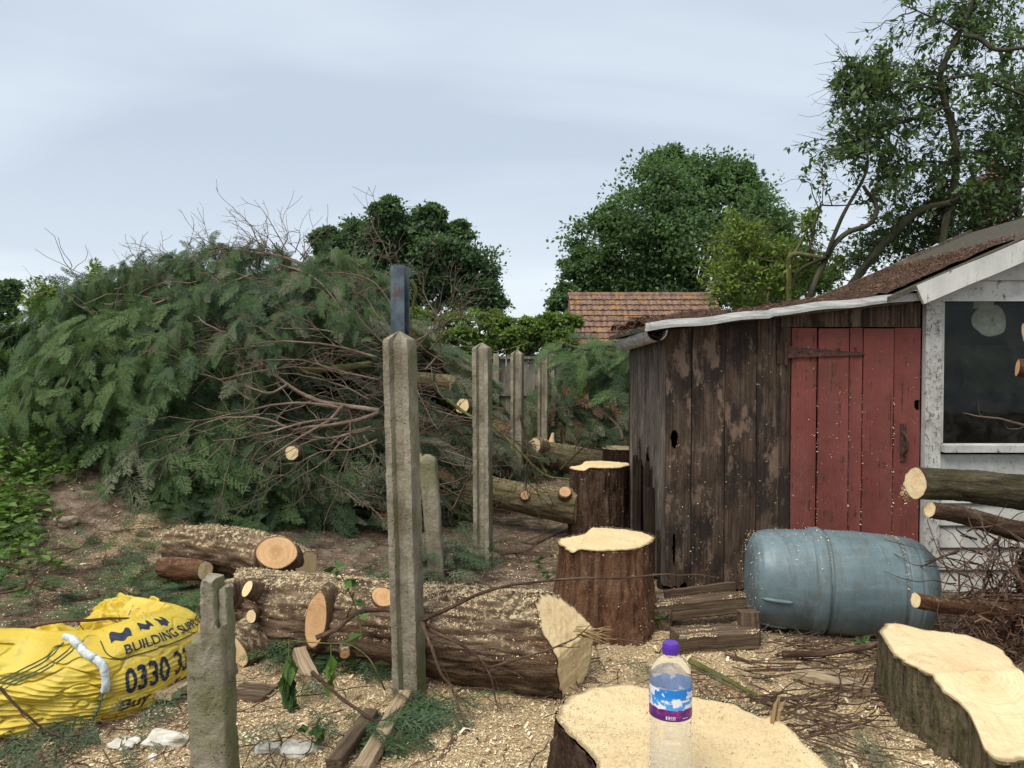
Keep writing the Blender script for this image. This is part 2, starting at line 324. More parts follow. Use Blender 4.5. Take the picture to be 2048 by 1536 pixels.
def frond_tpl(seed, ns=11, sub=3):
    r = np.random.default_rng(seed); V = []; T = []
    def tri(b, d, L, w):
        p = A([-d[1], d[0]]); i = len(V); V.extend([b - p * w, b + p * w, b + d * L]); T.append([i, i + 1, i + 2])
    tri(A([0., 0]), A([1., 0]), 1., .011)
    for k in range(ns):
        t = .06 + .9 * k / ns
        for sd_ in (-1, 1):
            tt = t + r.uniform(-.02, .02) + (.04 if sd_ > 0 else 0); an = sd_ * math.radians(r.uniform(30, 46)); l = (.44 * (1 - tt) ** .75 * min(1, .55 + tt * 2) + .05) * r.uniform(.75, 1.15)
            d = A([math.cos(an), math.sin(an)]); b = A([tt, 0.]); tri(b, d, l, .014)
            for q in range(sub):
                f = .22 + .7 * q / sub
                for s2 in (-1, 1):
                    a2 = an + s2 * math.radians(r.uniform(26, 44)); tri(b + d * l * f, A([math.cos(a2), math.sin(a2)]), l * (.42 * (1 - f) + .12) * r.uniform(.8, 1.2), .012)
    return A(V), A(T)
TPL = [frond_tpl(s) for s in range(5)]; TPL_S = [frond_tpl(s + 9, 8, 2) for s in range(4)]
def fronds_into(mb, P, D, Nn, L, droop=.25, mi=0, small=False):
    n = len(P); D = nrm(D); Nn = nrm(Nn - D * (Nn * D).sum(1)[:, None]); B = np.cross(Nn, D); L = np.broadcast_to(np.asarray(L, float), (n,))
    mi = np.broadcast_to(mi, (n,)); tp = TPL_S if small else TPL; pick = rng.integers(0, len(tp), n); dr = droop * U(.4, 1.6, n); cup = U(-.3, .3, n)
    for k, (tv, tt) in enumerate(tp):
        s = np.where(pick == k)[0]
        if not len(s): continue
        x = tv[None, :, 0] * L[s, None]; y = tv[None, :, 1] * L[s, None]
        z = -(tv[None, :, 0] ** 2) * (dr[s] * L[s])[:, None] + (tv[None, :, 1] ** 2) * (cup[s] * L[s])[:, None]
        V = P[s][:, None] + x[..., None] * D[s][:, None] + y[..., None] * B[s][:, None] + z[..., None] * Nn[s][:, None]
        f = (tt[None] + (np.arange(len(s)) * len(tv))[:, None, None]).reshape(-1, 3)
        mb.add(V, f, np.repeat(mi[s], len(tt)))
def wander(p, d, L, n=6, j=.25, g=0.):
    P = [A(p, float)]; d = nrm(A(d, float))
    for k in range(n - 1):
        d = nrm(d + rng.normal(size=3) * j + A([0, 0, g])); P.append(P[-1] + d * L / (n - 1))
    return A(P)
def branch_into(mb, path, r0, r1=None, nsub=6, sublen=.4, j=.22, g=-.03, seg=6, sub2=2, mi=0, n=24, t0=.2, minr=.0016):
    P = catmull(path, n); P = P + (fbm(P * 9, 2)[:, None] - .5) * .03 * np.linspace(0, 1, n)[:, None]
    r1 = r0 * .25 if r1 is None else r1; R = np.linspace(r0, r1, n); mb.tube(P, R, seg, mi=mi, rn=.25)
    T = nrm(np.gradient(P, axis=0)); tips = [P[-1]]
    for k in range(nsub):
        i = int(U(t0, .97) * (n - 1)); s = unit(1)[0]; s = nrm(s - T[i] * (s @ T[i])); d = T[i] * U(.6, 1.2) + s * U(.4, .9)
        l = sublen * U(.4, 1.2); Q = wander(P[i], d, l, 6, j, g); rr = max(R[i] * U(.3, .55), minr); mb.tube(Q, np.linspace(rr, max(rr * .3, minr * .7), 6), 4, mi=mi, cap=False); tips.append(Q[-1])
        for q in range(sub2):
            ii = rng.integers(1, 5); d2 = nrm(Q[ii] - Q[ii - 1]) + unit(1)[0] * .8
            Q2 = wander(Q[ii], d2, l * U(.25, .6), 4, j, g); mb.tube(Q2, np.linspace(max(rr * .5, minr), minr * .6, 4), 3, mi=mi, cap=False); tips.append(Q2[-1])
    return P, tips

# ------------------------------------------------------------------ posts
def concrete_mat(name, algae, free=.10):
    k = Mat(name, .95, .15); v = k.obj()
    a = k.noise(v, 6, 6, .65); c = k.ramp(a, [(.33, (.165, .138, .098)), (.52, (.295, .258, .192)), (.7, (.43, .385, .30))])
    st = k.noise(k.map(v, (16, 16, 2)), 1, 4, .6); c = k.mix(k.math('MULTIPLY', k.ramp(st, [(.5, 0.), (.68, 1.)]), .55), c, (.10, .07, .05))
    nx = k.ramp(k.normal(0), [(.3, 0.), (.8, 1.)]); gm = k.math('MULTIPLY', k.math('ADD', k.math('MULTIPLY', nx, 1. - free), free), k.ramp(k.noise(v, 4, 4), [(.36, 0.), (.6, 1.)]))
    c = k.mix(k.math('MULTIPLY', gm, algae), c, (.155, .165, .055))
    pit = k.ramp(k.vor(v, 75), [(.10, 1.), (.24, 0.)]); pm = k.math('MULTIPLY', pit, k.ramp(k.noise(v, 14, 3), [(.5, 0.), (.6, 1.)]))
    c = k.mix(k.math('MULTIPLY', pm, .8), c, (.035, .028, .022)); k.color(c)
    return k.bump(k.math('SUBTRACT', k.noise(v, 70, 5, .7), k.math('MULTIPLY', pm, 1.4)), .8, .012).m
M['conc'] = concrete_mat('weathered_concrete', .75); M['conc_g'] = concrete_mat('mossy_concrete', .85, .62)
def slotted_post(name, label, base, H, lean=(0, 0), yaw=0., w=.105, d=.105, mat='conc', sharp=.05, group=None):
    """slotted concrete post: groove down each of the two panel sides, weathered four-sided cap"""
    hw, hd = w / 2, d / 2; s0, s1, g = .018, .030, .026
    out = A([(-hw, -hd), (-s1, -hd), (-s0, -hd + g), (s0, -hd + g), (s1, -hd), (hw, -hd), (hw, hd), (s1, hd), (s0, hd - g), (-s0, hd - g), (-s1, hd), (-hw, hd)])
    dens = []
    for i in range(12):
        p, q = out[i], out[(i + 1) % 12]; k = max(2, int(np.linalg.norm(q - p) / .011)); dens += [p + (q - p) * t for t in np.linspace(0, 1, k, endpoint=False)]
    out = A(dens); m = len(out); zs = np.concatenate([[-.25], np.linspace(0, H, 90), [H + .012, H + sharp]]); sc = np.concatenate([np.ones(91), [.93, .06]]); sc[-3] = .985
    V = np.zeros((len(zs), m, 3)); V[..., 0] = out[None, :, 0] * sc[:, None]; V[..., 1] = out[None, :, 1] * sc[:, None]; V[..., 2] = zs[:, None]
    V += (fbm(V * 34 + base[0] * 9, 2)[..., None] - .5) * .006 * A([1, 1, .4]); bad = vn(V * 14 + 3 + base[1]); V[..., :2] *= (1 - .10 * np.clip(bad - .78, 0, 1) / .2)[..., None]
    c, s = math.cos(yaw), math.sin(yaw); X = V[..., 0] * c - V[..., 1] * s; Y = V[..., 0] * s + V[..., 1] * c
    V[..., 0] = X + lean[0] * V[..., 2] + base[0]; V[..., 1] = Y + lean[1] * V[..., 2] + base[1]; V[..., 2] += base[2]
    q = grid_faces(len(zs), m, True)[:, ::-1]
    o = MB().add(V, [q, (np.arange(m) + (len(zs) - 1) * m)[None]]).build(name, M[mat], smooth=False)
    return tag(o, label, 'fence post', group)
GP = 'tall slotted concrete posts in a row'
YAW = -.24
slotted_post('concrete_post', 'tallest slotted concrete post standing in front of the big felled trunk', (-.465, 3.46, 0), 1.60, (-.025, 0), YAW, group=GP, w=.118, d=.115)
slotted_post('concrete_post', 'second slotted concrete post from the camera, in front of the olive log', (-.21, 5.62, 0), 1.61, (-.006, 0), YAW, group=GP, w=.118, d=.115)
slotted_post('concrete_post', 'third slotted concrete post, behind the olive log', (.05, 7.78, 0), 1.60, (.002, 0), YAW, group=GP, w=.115)
slotted_post('concrete_post', 'farthest slotted concrete post, nearest the house roof', (.40, 9.95, 0), 1.62, (.004, 0), YAW, group=GP, w=.125)
# broken post in front
def broken_post():
    b = A([-1.02, 2.62, 0]); hw, hd = .067, .062; nu, nz_ = 44, 80
    t = thing('broken_post', 'broken mossy concrete post with jagged top beside the yellow bag', 'fence post', b)
    th = np.linspace(0, 2 * np.pi, nu, endpoint=False); ox = np.sign(np.cos(th)) * np.abs(np.cos(th)) ** .35 * hw; oy = np.sign(np.sin(th)) * np.abs(np.sin(th)) ** .35 * hd
    top = np.where(ox < .012, .555, .62) + .045 * (fbm(np.stack([ox * 60, oy * 60, 0 * ox + 4], -1), 2) - .5)
    zs = np.linspace(-.2, 1, nz_); V = np.zeros((nz_, nu, 3)); V[..., 0] = ox; V[..., 1] = oy; V[..., 2] = np.where(zs[:, None] < 0, zs[:, None], zs[:, None] * top[None])
    V += (fbm(V * 28 + 5, 2)[..., None] - .5) * .012; V[..., 0] += -.03 * V[..., 2]
    cen = V[-1].mean(0) - A([0, 0, .04]); VV = np.vstack([V.reshape(-1, 3), cen[None]]); fan = np.stack([(nz_ - 1) * nu + np.arange(nu), (nz_ - 1) * nu + (np.arange(nu) + 1) % nu, np.full(nu, nz_ * nu)], -1)
    MB().add(VV + b, [grid_faces(nz_, nu, True)[:, ::-1], fan]).build('shaft', M['conc_g'], t)
    def prong(cx_, cy_, w, d, z0, z1, nm, seed):
        nu2, n2_ = 28, 34; th = np.linspace(0, 2 * np.pi, nu2, endpoint=False); x = np.sign(np.cos(th)) * np.abs(np.cos(th)) ** .4 * w / 2; y = np.sign(np.sin(th)) * np.abs(np.sin(th)) ** .4 * d / 2
        zz = np.linspace(z0, z1, n2_); V = np.zeros((n2_, nu2, 3)); tp = 1 - .12 * np.linspace(0, 1, n2_) ** 3; V[..., 0] = cx_ + x * tp[:, None]; V[..., 1] = cy_ + y * tp[:, None]; V[..., 2] = zz[:, None]
        V[-1, :, 2] += .03 * (vn(np.stack([x * 70, y * 70, 0 * x + seed], -1)) - .5); V += (fbm(V * 28 + seed, 2)[..., None] - .5) * .012; V[..., 0] += -.03 * V[..., 2]
        MB().add(V + b, [grid_faces(n2_, nu2, True)[:, ::-1], ((n2_ - 1) * nu2 + np.arange(nu2))[None]]).build(nm, M['conc'], t)
    prong(.012, .0, .062, .1, .5, .765, 'prong', 2.); prong(.055, .012, .036, .08, .42, .735, 'prong', 7.)
broken_post()
def short_post():
    b = on(875, 1172); b[2] = -.02; top = at(856, 908, b[1] + .02); h = top[2]
    n = 40; nu = 32; th = np.linspace(0, 2 * np.pi, nu, endpoint=False); x = np.sign(np.cos(th)) * np.abs(np.cos(th)) ** .45 * .058; y = np.sign(np.sin(th)) * np.abs(np.sin(th)) ** .45 * .055
    t = np.concatenate([np.linspace(-.15, .94, n - 8), .94 + .06 * np.sin(np.linspace(.15, 1, 8) * np.pi / 2)]); sc = np.concatenate([np.ones(n - 8), np.cos(np.linspace(.15, .97, 8) * np.pi / 2)])
    V = np.zeros((n, nu, 3)); V[..., 0] = b[0] + (top[0] - b[0]) * t[:, None] + x * sc[:, None]; V[..., 1] = b[1] + y * sc[:, None]; V[..., 2] = h * t[:, None]; V += (fbm(V * 24, 3)[..., None] - .5) * .014
    o = MB().add(V, [grid_faces(n, nu, True)[:, ::-1], ((n - 1) * nu + np.arange(nu))[None]]).build('short_post', M['conc_g'], smooth=True)
    tag(o, 'short leaning mossy post with rounded top behind the tallest concrete post', 'fence post')
short_post()
slotted_post('post_stub', 'small mossy concrete stub left of the third slotted post', (-.055, 8.1, 0), .80, (0, 0), YAW, w=.1, mat='conc_g', sharp=.01)
def steel_post():
    k = Mat('blue_steel', .55, .4); v = k.obj(); c = k.ramp(k.noise(v, 9, 5), [(.4, (.055, .075, .095)), (.6, (.11, .14, .165))])
    c = k.mix(k.ramp(k.noise(k.map(v, (12, 12, 3)), 1, 4, .7), [(.58, 0.), (.68, 1.)]), c, (.12, .055, .03)); k.color(c); k.b.inputs['Metallic'].default_value = .3
    b = at(800, 600, 6.3); t = thing('steel_post', 'blue grey steel post rising behind the tallest concrete post', 'post', (b[0], 6.3, 0)); H = at(800, 532, 6.3)[2]
    R = Matrix.Rotation(-.25, 3, 'Z')
    for nm, off, sz in (('flange', (0, -.05, H / 2 - .1), (.118, .012, H + .2)), ('flange', (0, .05, H / 2 - .1), (.118, .012, H + .2)), ('web', (0, 0, H / 2 - .1), (.011, .086, H + .19))):
        p = R @ Vector(off); MB().box((b[0] + p.x, 6.3 + p.y, p.z), sz, R).build(nm, k.m, t)
steel_post()

# ------------------------------------------------------------------ logs and stumps
def cutface(mb, ring, cen, nrml, mi=0, rough=.008, bulge=0., rings=14):
    """filled cut end with concentric vertices; bc holds ring coordinates about the pith"""
    ring = np.asarray(ring); n = len(ring); nrml = nrm(A(nrml, float)); u = ring[0] - cen; u = nrm(u - nrml * (u @ nrml)); w = np.cross(nrml, u)
    ks = np.linspace(1, 0, rings)[:-1]; V = np.concatenate([cen + (ring - cen) * k for k in ks] + [cen[None]])
    d = V - cen; rr = np.concatenate([np.full(n, k) for k in ks] + [[0]]); bc = np.stack([d @ u, d @ w, rr], -1)
    V = V + nrml * ((fbm(V * 22, 3) - .5) * rough * np.clip((1 - rr) * 8, 0, 1) + bulge * (1 - rr ** 2))[:, None]
    f = grid_faces(len(ks), n, True); last = (len(ks) - 1) * n
    fan = np.stack([last + np.arange(n), np.full(n, len(V) - 1), last + (np.arange(n) + 1) % n], -1)
    return mb.add(V, [f, fan], mi, bc)
def log(name, label, path, rad, bark, cut, n=70, seg=72, ridge=.05, lump=.12, ends=((0, 0, 0), (0, 0, 0)), group=None, cat='log', flat=.96, chamfer=0.):
    """felled log: ridged bark skin plus a cut face at each end; ends = extra tilt added to the end normals"""
    P = catmull(path, n); rad = np.interp(np.linspace(0, 1, n), np.linspace(0, 1, len(rad)), rad); T, N, B = pframe(P)
    L = np.concatenate([[0], np.cumsum(np.linalg.norm(np.diff(P, axis=0), axis=1))]); th = np.linspace(0, 2 * np.pi, seg, endpoint=False)
    Cn, Sn, Lg = np.cos(th)[None] + 0 * L[:, None], np.sin(th)[None] + 0 * L[:, None], L[:, None] + 0 * th[None]; sd_ = P[0, 0] * 3.7 + P[0, 1]
    R = rad[:, None] * (1 + lump * (fbm(np.stack([Cn * 1.1 + sd_, Sn * 1.1, Lg * 2.2], -1), 3) - .5) * 2)
    rd = np.abs(fbm(np.stack([Cn * rad[:, None] * 34 + sd_, Sn * rad[:, None] * 34, Lg * 5], -1), 3) - .5) * 2
    R = R * (1 - ridge * (1 - np.clip(rd * 3, 0, 1))) + .008 * (fbm(np.stack([Cn * rad[:, None] * 90, Sn * rad[:, None] * 90, Lg * 40], -1), 2) - .5)
    V = P[:, None] + (N[:, None] * Cn[..., None] + B[:, None] * Sn[..., None] * flat) * R[..., None]
    rim0 = {0: V[0] - P[0], 1: V[-1] - P[-1]}
    for e_, i in ((0, 0), (1, -1)):
        tl = A(ends[e_], float)
        if np.abs(tl).sum():
            nn = nrm((T[i] * (-1 if e_ == 0 else 1)) + tl); rim = V[i] - P[i]; tt = T[i]; sh = -(rim @ nn) / (tt @ nn)
            w_ = np.clip(1 - (L if e_ == 0 else L[-1] - L) / (3.0 * rad[i]), 0, 1)[:, None] ** 1.5
            if chamfer and e_ == 1: sh = sh - chamfer * np.clip(rim[:, 2] - .02, 0, 1)
            V += (w_ * sh[None])[..., None] * tt
    t = thing(name, label, cat, P[n // 2] - A([0, 0, rad.mean()]), group)
    bc = np.stack([Cn * rad[:, None] + sd_, Sn * rad[:, None], Lg], -1)
    MB().add(V, grid_faces(n, seg, True)[:, ::-1], 0, bc).build('bark', M[bark], t, smooth=True)
    for e_, i in ((0, 0), (1, -1)):
        tl = A(ends[e_], float); nn = nrm((T[i] * (-1 if e_ == 0 else 1)) + tl)
        ring = P[i] + (V[i] - P[i]) * .985 + nn * .002; ring = ring if e_ == 1 else ring[::-1]
        m = MB()
        if chamfer and e_ == 1:
            ks = np.linspace(1, 0, 24); vec = rim0[1][None] * ks[:, None, None] * .985; dep = -(vec @ nn) / (T[i] @ nn) - chamfer * np.clip(vec[..., 2] - .02, 0, 1); C_ = P[i] + vec + T[i] * dep[..., None] + nn * .003
            C_ = C_ + nn * ((fbm(C_ * A([10, 10, 45]), 4) - .5) * .016 * np.clip((1 - ks) * 6, 0, 1)[:, None])[..., None]
            m.add(C_, grid_faces(24, seg, True)[:, ::-1], 0, np.stack([vec @ N[i], vec @ B[i], ks[:, None] + 0 * dep], -1))
        else: cutface(m, ring, ring.mean(0), nn)
        m.build('cut_face', M[cut], t, smooth=False)
    return t, P, V, T
CHIP = MB()
def dust_on(V, N_, cone=.55, lo=.003, hi=.011, bias=1.):
    """lay chips on the upward side of a grid of skin points (n, seg, 3)"""
    n, s, _ = V.shape; du = np.roll(V, -1, 1) - V; dl = np.gradient(V, axis=0); nn = nrm(np.cross(dl, du)); c = V.mean(1, keepdims=True); nn *= np.sign((nn * (V - c)).sum(-1, keepdims=True))
    w = np.clip(nn[..., 2] - cone, 0, 1) * np.clip(fbm(V * 7, 3) - .34, 0, 1) ** bias; w = (w / w.sum()).ravel(); pick = rng.choice(n * s, N_, p=w)
    P = V.reshape(-1, 3)[pick] + rng.normal(size=(N_, 3)) * .006; P[:, 2] = V.reshape(-1, 3)[pick][:, 2] + U(.0, .006, N_)
    chips_into(CHIP, P, nn.reshape(-1, 3)[pick], lo, hi)
def stub(t, p, d, r, L, bark='bark', cut='cut_pale', tilt=(0, 0, 0), asp=1., rot=0.):
    """short lopped branch stub with its own pale cut disc"""
    d = nrm(A(d, float)); p = A(p, float); P = A([p - d * r * .8, p + d * L * .5, p + d * L]); P = catmull(P, 8); T, N, B = pframe(P); th = np.linspace(0, 2 * np.pi, 28, endpoint=False)
    R = np.linspace(1.25, 1, 8)[:, None] * r * (1 + .16 * (vn(np.stack([np.cos(th) * 1.3 + p[0] * 9, np.sin(th) * 1.3, 0 * th + p[1]], -1)) - .5))[None]
    V = P[:, None] + ((N * math.cos(rot) + B * math.sin(rot))[:, None] * np.cos(th)[None, :, None] * asp + (B * math.cos(rot) - N * math.sin(rot))[:, None] * np.sin(th)[None, :, None]) * R[..., None]
    nn = nrm(d + A(tilt, float)); rim = V[-1] - P[-1]; V[-1] += -((rim @ nn) / (d @ nn))[:, None] * d
    o = MB().add(V, grid_faces(8, 28, True)[:, ::-1], 0, V * 1.).build('branch_stub', M[bark], t, smooth=True)
    m = MB(); ring = P[-1] + (V[-1] - P[-1]) * .98 + nn * .002; cutface(m, ring, ring.mean(0), nn, rings=8, rough=.004)
    m.build('cut_face', M[cut], o)
# the big felled trunk
tA = at(470, 1225, 4.18); tB = A([.29, 3.50, .205])
t, P, V, T = log('felled_log', 'big felled trunk lying across the foreground behind the tallest post, dusted with sawdust', A([tA + A([0, 0, .03]), tA * .62 + tB * .38 + A([0, 0, .02]), tA * .3 + tB * .7, tB]), [.215, .225, .225, .235, .24], 'bark', 'cut_split', n=150, seg=150, ends=((-.2, -.5, .1), (.0, -.12, -.05)), ridge=.07, chamfer=.85)
dust_on(V, 15000, .2)
stub(t, at(500, 1280, 3.86), (-.42, -.85, -.1), .062, .10, asp=1.55, rot=.75)
stub(t, at(640, 1236, 3.76), (-.3, -1, .12), .058, .035, cut='cut_orange', asp=2.3, rot=-.12)
stub(t, at(466, 1188, 3.95), (-.45, -.8, .2), .04, .10, asp=2., rot=-.4)
stub(t, at(512, 1182, 3.88), (-.3, -.8, .4), .026, .07, asp=1.6, rot=-.3)
stub(t, at(508, 1230, 3.86), (.1, -.9, .2), .024, .06, asp=1.3)
stub(t, at(690, 1300, 3.66), (.2, -.9, -.3), .024, .03, cut='cut_orange')
stub(t, at(768, 1196, 3.70), (-.2, -.7, .6), .045, .015, cut='cut_orange', asp=1.5, rot=1.2)
# splintered fibres on its cut end
m = MB(); c0 = at(1160, 1268, 3.36)
for k in range(26): m.tube(wander(c0 + rng.normal(size=3) * A([.02, .015, .012]), (1, -.2, U(-.35, .3)), U(.05, .16), 5, .12), np.linspace(.0035, .0008, 5), 4)
m.build('splinter', M['cut_split'], t)
# second trunk behind it
t, P, V, T = log('rotten_log', 'crumbling brown log with one round cut stub behind the big felled trunk', [at(350, 1092, 5.2), at(440, 1100, 5.0), at(540, 1118, 4.78), at(612, 1138, 4.68)], [.13, .15, .16, .12], 'bark', 'cut_pale', n=90, seg=90, lump=.22, ridge=.1)
dust_on(V, 2500, .2)
stub(t, at(556, 1112, 4.60), (.12, -.75, .45), .10, .07, cut='cut_orange', asp=1.25, rot=1.4)
log('log_offcut', 'short brown log offcut tucked under the crumbling log', [at(326, 1134, 4.95), at(365, 1138, 4.85), at(410, 1142, 4.75)], [.065, .07, .06], 'bark_red', 'cut_pale', n=40, seg=48)
# olive logs behind the posts
t, P, V, T = log('felled_log', 'olive barked log lying behind the second concrete post, its end at the dark stump', [at(850, 952, 7.3), at(960, 975, 6.95), at(1060, 998, 6.7), at(1160, 1015, 6.5)], [.10, .125, .14, .155], 'bark_back', 'cut_pale', n=110, seg=80)
dust_on(V, 700, .3); stub(t, at(1050, 990, 6.56), (0, -1, .1), .04, .01, cut='cut_orange'); stub(t, at(1130, 985, 6.42), (0, -.7, .6), .05, .01, cut='cut_orange')
t, P, V, T = log('felled_log', 'pale log lying farther back between the third post and the farthest stump', [at(985, 890, 8.7), at(1080, 908, 8.5), at(1150, 922, 8.35), at(1225, 935, 8.2)], [.135, .15, .155, .16], 'bark_back', 'cut_pale', n=90, seg=70)
dust_on(V, 900, .3); stub(t, at(1072, 895, 8.3), (-.7, -.6, .25), .10, .03); stub(t, at(1018, 885, 8.5), (-.5, -.8, .1), .09, .03, cut='cut_orange')
log('felled_log', 'dark log lying high on the brush heap right of the tallest post', [at(690, 770, 8.3), at(780, 762, 8.1), at(905, 772, 7.9)], [.11, .12, .115], 'bark_back', 'cut_pale', n=60, seg=56)
log('log_end', 'small pale log end showing beside the second post on the heap', [at(925, 812, 7.6), at(960, 818, 8.0), at(1000, 828, 8.5)], [.075, .08, .08], 'bark_moss', 'cut', n=30, seg=40, ends=((0, -.3, .3), (0, 0, 0)))
log('log_end', 'round orange log end facing out of the middle of the brush heap', [at(583, 906, 5.62), at(590, 904, 6.2), at(600, 900, 7.0)], [.052, .056, .06], 'branch', 'cut', n=24, seg=40)
log('log_end', 'orange log end half hidden behind the short rounded post', [at(832, 915, 6.2), at(815, 914, 6.6), at(790, 910, 7.2)], [.05, .055, .06], 'branch', 'cut_orange', n=24, seg=40)
log('mossy_log', 'thin yellow green mossy log across the heap left of the tallest post', [at(597, 742, 6.6), at(660, 738, 6.7), at(740, 728, 6.9)], [.026, .03, .03], 'branch_moss', 'cut_pale', n=30, seg=24)
log('log_end', 'broken upright splinter of pale wood beside the farthest concrete post', [at(1101, 900, 9.2), at(1103, 885, 9.2), at(1106, 866, 9.2)], [.045, .04, .015], 'cut_split', 'cut', n=20, seg=20)

def stump(name, label, outline, ztop, bark, cut, flare=1.2, zbase=-.06, nth=180, nz_=60, ridge=.06, topf=None, lean=(0, 0), chips=600, side_chips=0, fexp=2.2):
    """stump from its traced top outline: flared ridged bark, saw-cut top"""
    O = closed(A(outline), nth); c = O.mean(0); th = np.arctan2(O[:, 1] - c[1], O[:, 0] - c[0]); O = c + (O - c) * (1 + .045 * (fbm(np.stack([np.cos(th) * 9 + c[0], np.sin(th) * 9, 0 * th], -1), 4) - .5) * 2)[:, None]; t = thing(name, label, 'tree stump', (c[0], c[1], 0))
    zt = np.full(nth, ztop) if topf is None else topf(O[:, 0], O[:, 1]); k = np.linspace(0, 1, nz_)
    th = np.arctan2(O[:, 1] - c[1], O[:, 0] - c[0]); r0 = np.linalg.norm(O - c, axis=1)
    Cn, Sn, K = np.cos(th)[None] + 0 * k[:, None], np.sin(th)[None] + 0 * k[:, None], k[:, None] + 0 * th[None]
    Z = zt[None] * (1 - K) + zbase * K; fl = 1 + (flare - 1) * K ** fexp * (1 + .5 * np.sin(3 * th + c[0] * 9)[None] + .35 * np.sin(7 * th + c[1] * 5)[None])
    R = r0[None] * fl; S = 1 / .034
    rd = np.abs(fbm(np.stack([Cn * R * S + c[0] * 5, Sn * R * S, Z * 4.2 + .4 * np.sin(Z * 9)], -1), 3) - .5) * 2
    edge = np.clip(K * 14, 0, 1); R = R - edge * r0.mean() * ridge * (1 - np.clip(rd * 3.2, 0, 1)) + edge * .012 * (fbm(np.stack([Cn * R * 60, Sn * R * 60, Z * 25], -1), 2) - .5) + edge * .03 * (fbm(np.stack([Cn * 2.1, Sn * 2.1, Z * 3 + c[0]], -1), 2) - .5)
    V = np.stack([c[0] + Cn * R + lean[0] * K, c[1] + Sn * R + lean[1] * K, Z], -1)
    V[0, :, 2] -= .004 + .012 * vn(np.stack([th * 9, 0 * th, 0 * th + c[0]], -1))
    bc = np.stack([Cn * R + c[0] * 3, Sn * R, Z], -1)
    MB().add(V, grid_faces(nz_, nth, True), 0, bc).build('bark', M[bark], t, smooth=True)
    ring = np.column_stack([c + (O - c) * (.985 + .02 * (vn(np.stack([th * 14, 0 * th, 0 * th], -1))[:, None] - .5)), zt]); m = MB()
    cen = A([c[0], c[1], zt.mean() if topf is None else float(topf(c[0], c[1]))]); rings = 30
    ks = np.linspace(1, 0, rings)[:-1]; VV = np.concatenate([cen + (ring - cen) * q for q in ks] + [cen[None]])
    if topf is not None: VV[:, 2] = topf(VV[:, 0], VV[:, 1])
    VV[:, 2] += (fbm(VV * A([18, 18, 0]), 3) - .5) * .012 - np.concatenate([np.full(nth, q) for q in ks] + [[0]]) ** 30 * .006
    bcc = VV - cen; bcc[:, 2] = np.concatenate([np.full(nth, q) for q in ks] + [[0]]); f = grid_faces(len(ks), nth, True)[:, ::-1]; last = (len(ks) - 1) * nth
    fan = np.stack([last + np.arange(nth), last + (np.arange(nth) + 1) % nth, np.full(nth, len(VV) - 1)], -1)
    # bark also lips the rim: join skin edge to cut edge
    m.add(VV, [f, fan], 0, bcc); m.build('cut_face', M[cut], t, smooth=True)
    if chips:
        w = rng.random(chips) ** .5; j = rng.integers(0, nth, chips); p = c + (O[j] - c) * w[:, None]; z = np.full(chips, ztop) if topf is None else topf(p[:, 0], p[:, 1])
        chips_into(CHIP, np.column_stack([p, z + .004]), A([0, 0, 1.]), .0018, .006, tilt=.5)
    if side_chips:
        i = rng.integers(2, nz_, side_chips); j = rng.integers(0, nth, side_chips); p = V[i, j]; nn = nrm(np.column_stack([Cn[i, j], Sn[i, j], 0 * i + .3])); chips_into(CHIP, p + nn * .004, nn, .003, .010, tilt=.8)
    return t
# front stump (bottle stands on it)
o_ = [on(x, y, .55)[:2] for x, y in ((1112, 1420), (1128, 1393), (1180, 1371), (1238, 1362), (1300, 1374), (1380, 1386), (1460, 1400), (1550, 1434), (1618, 1472), (1675, 1512), (1730, 1556), (1760, 1640), (1660, 1740), (1480, 1790), (1330, 1720), (1260, 1610), (1205, 1535), (1155, 1478), (1122, 1447))]
def ft(x, y):
    x = np.asarray(x, float); y = np.asarray(y, float); e_ = x - (.735 + (1.9 - y) * .12)
    return .55 - .03 / (1 + np.exp(-e_ * 140)) + .022 * np.exp(-(e_ + .012) ** 2 / .00025) - .02 * np.clip((2.3 - y), 0, 1)
stump('tree_stump', 'wide fresh stump in the foreground with the bottle standing on it', o_, .55, 'bark_dark', 'cut', 1.35, topf=ft, chips=9000, nth=240, ridge=.09, fexp=.9)
m = MB()
for k in range(9):
    b_ = on(1550, 1440, .55) + A([rng.normal() * .006, rng.normal() * .012, -.005]); m.tube(A([b_, b_ + A([.006, 0, .04]), b_ + A([.018 + rng.normal() * .004, rng.normal() * .006, U(.03, .075)])]), [.007, .005, .0006], 5)
sp_o = m.build('wood_splinter', M['cut_split']); tag(sp_o, 'upright torn wood splinter standing on the edge of the foreground stump', 'splinter')
# right stump
o_ = [on(x, y, .27)[:2] for x, y in ((1758, 1262), (1775, 1300), (1800, 1326), (1840, 1345), (1880, 1374), (1925, 1393), (1950, 1415), (1975, 1450), (2005, 1468), (2050, 1466), (2110, 1470), (2170, 1440), (2150, 1390), (2080, 1372), (2042, 1348), (2018, 1318), (1985, 1292), (1930, 1274), (1850, 1262), (1790, 1250))]
def rt(x, y):
    x = np.asarray(x, float); y = np.asarray(y, float); s_ = (2.97 - y) + .1 * (x - 1.7)
    return .285 - .09 * np.clip(s_ / .28, 0, 1.2) + .012 * np.clip(1 - np.abs(s_) * 14, 0, 1)
stump('tree_stump', 'irregular mossy stump with slanting pale cut at the right edge', o_, .27, 'bark_moss', 'cut_pale', 1.1, topf=rt, chips=700, nth=240, ridge=.05)
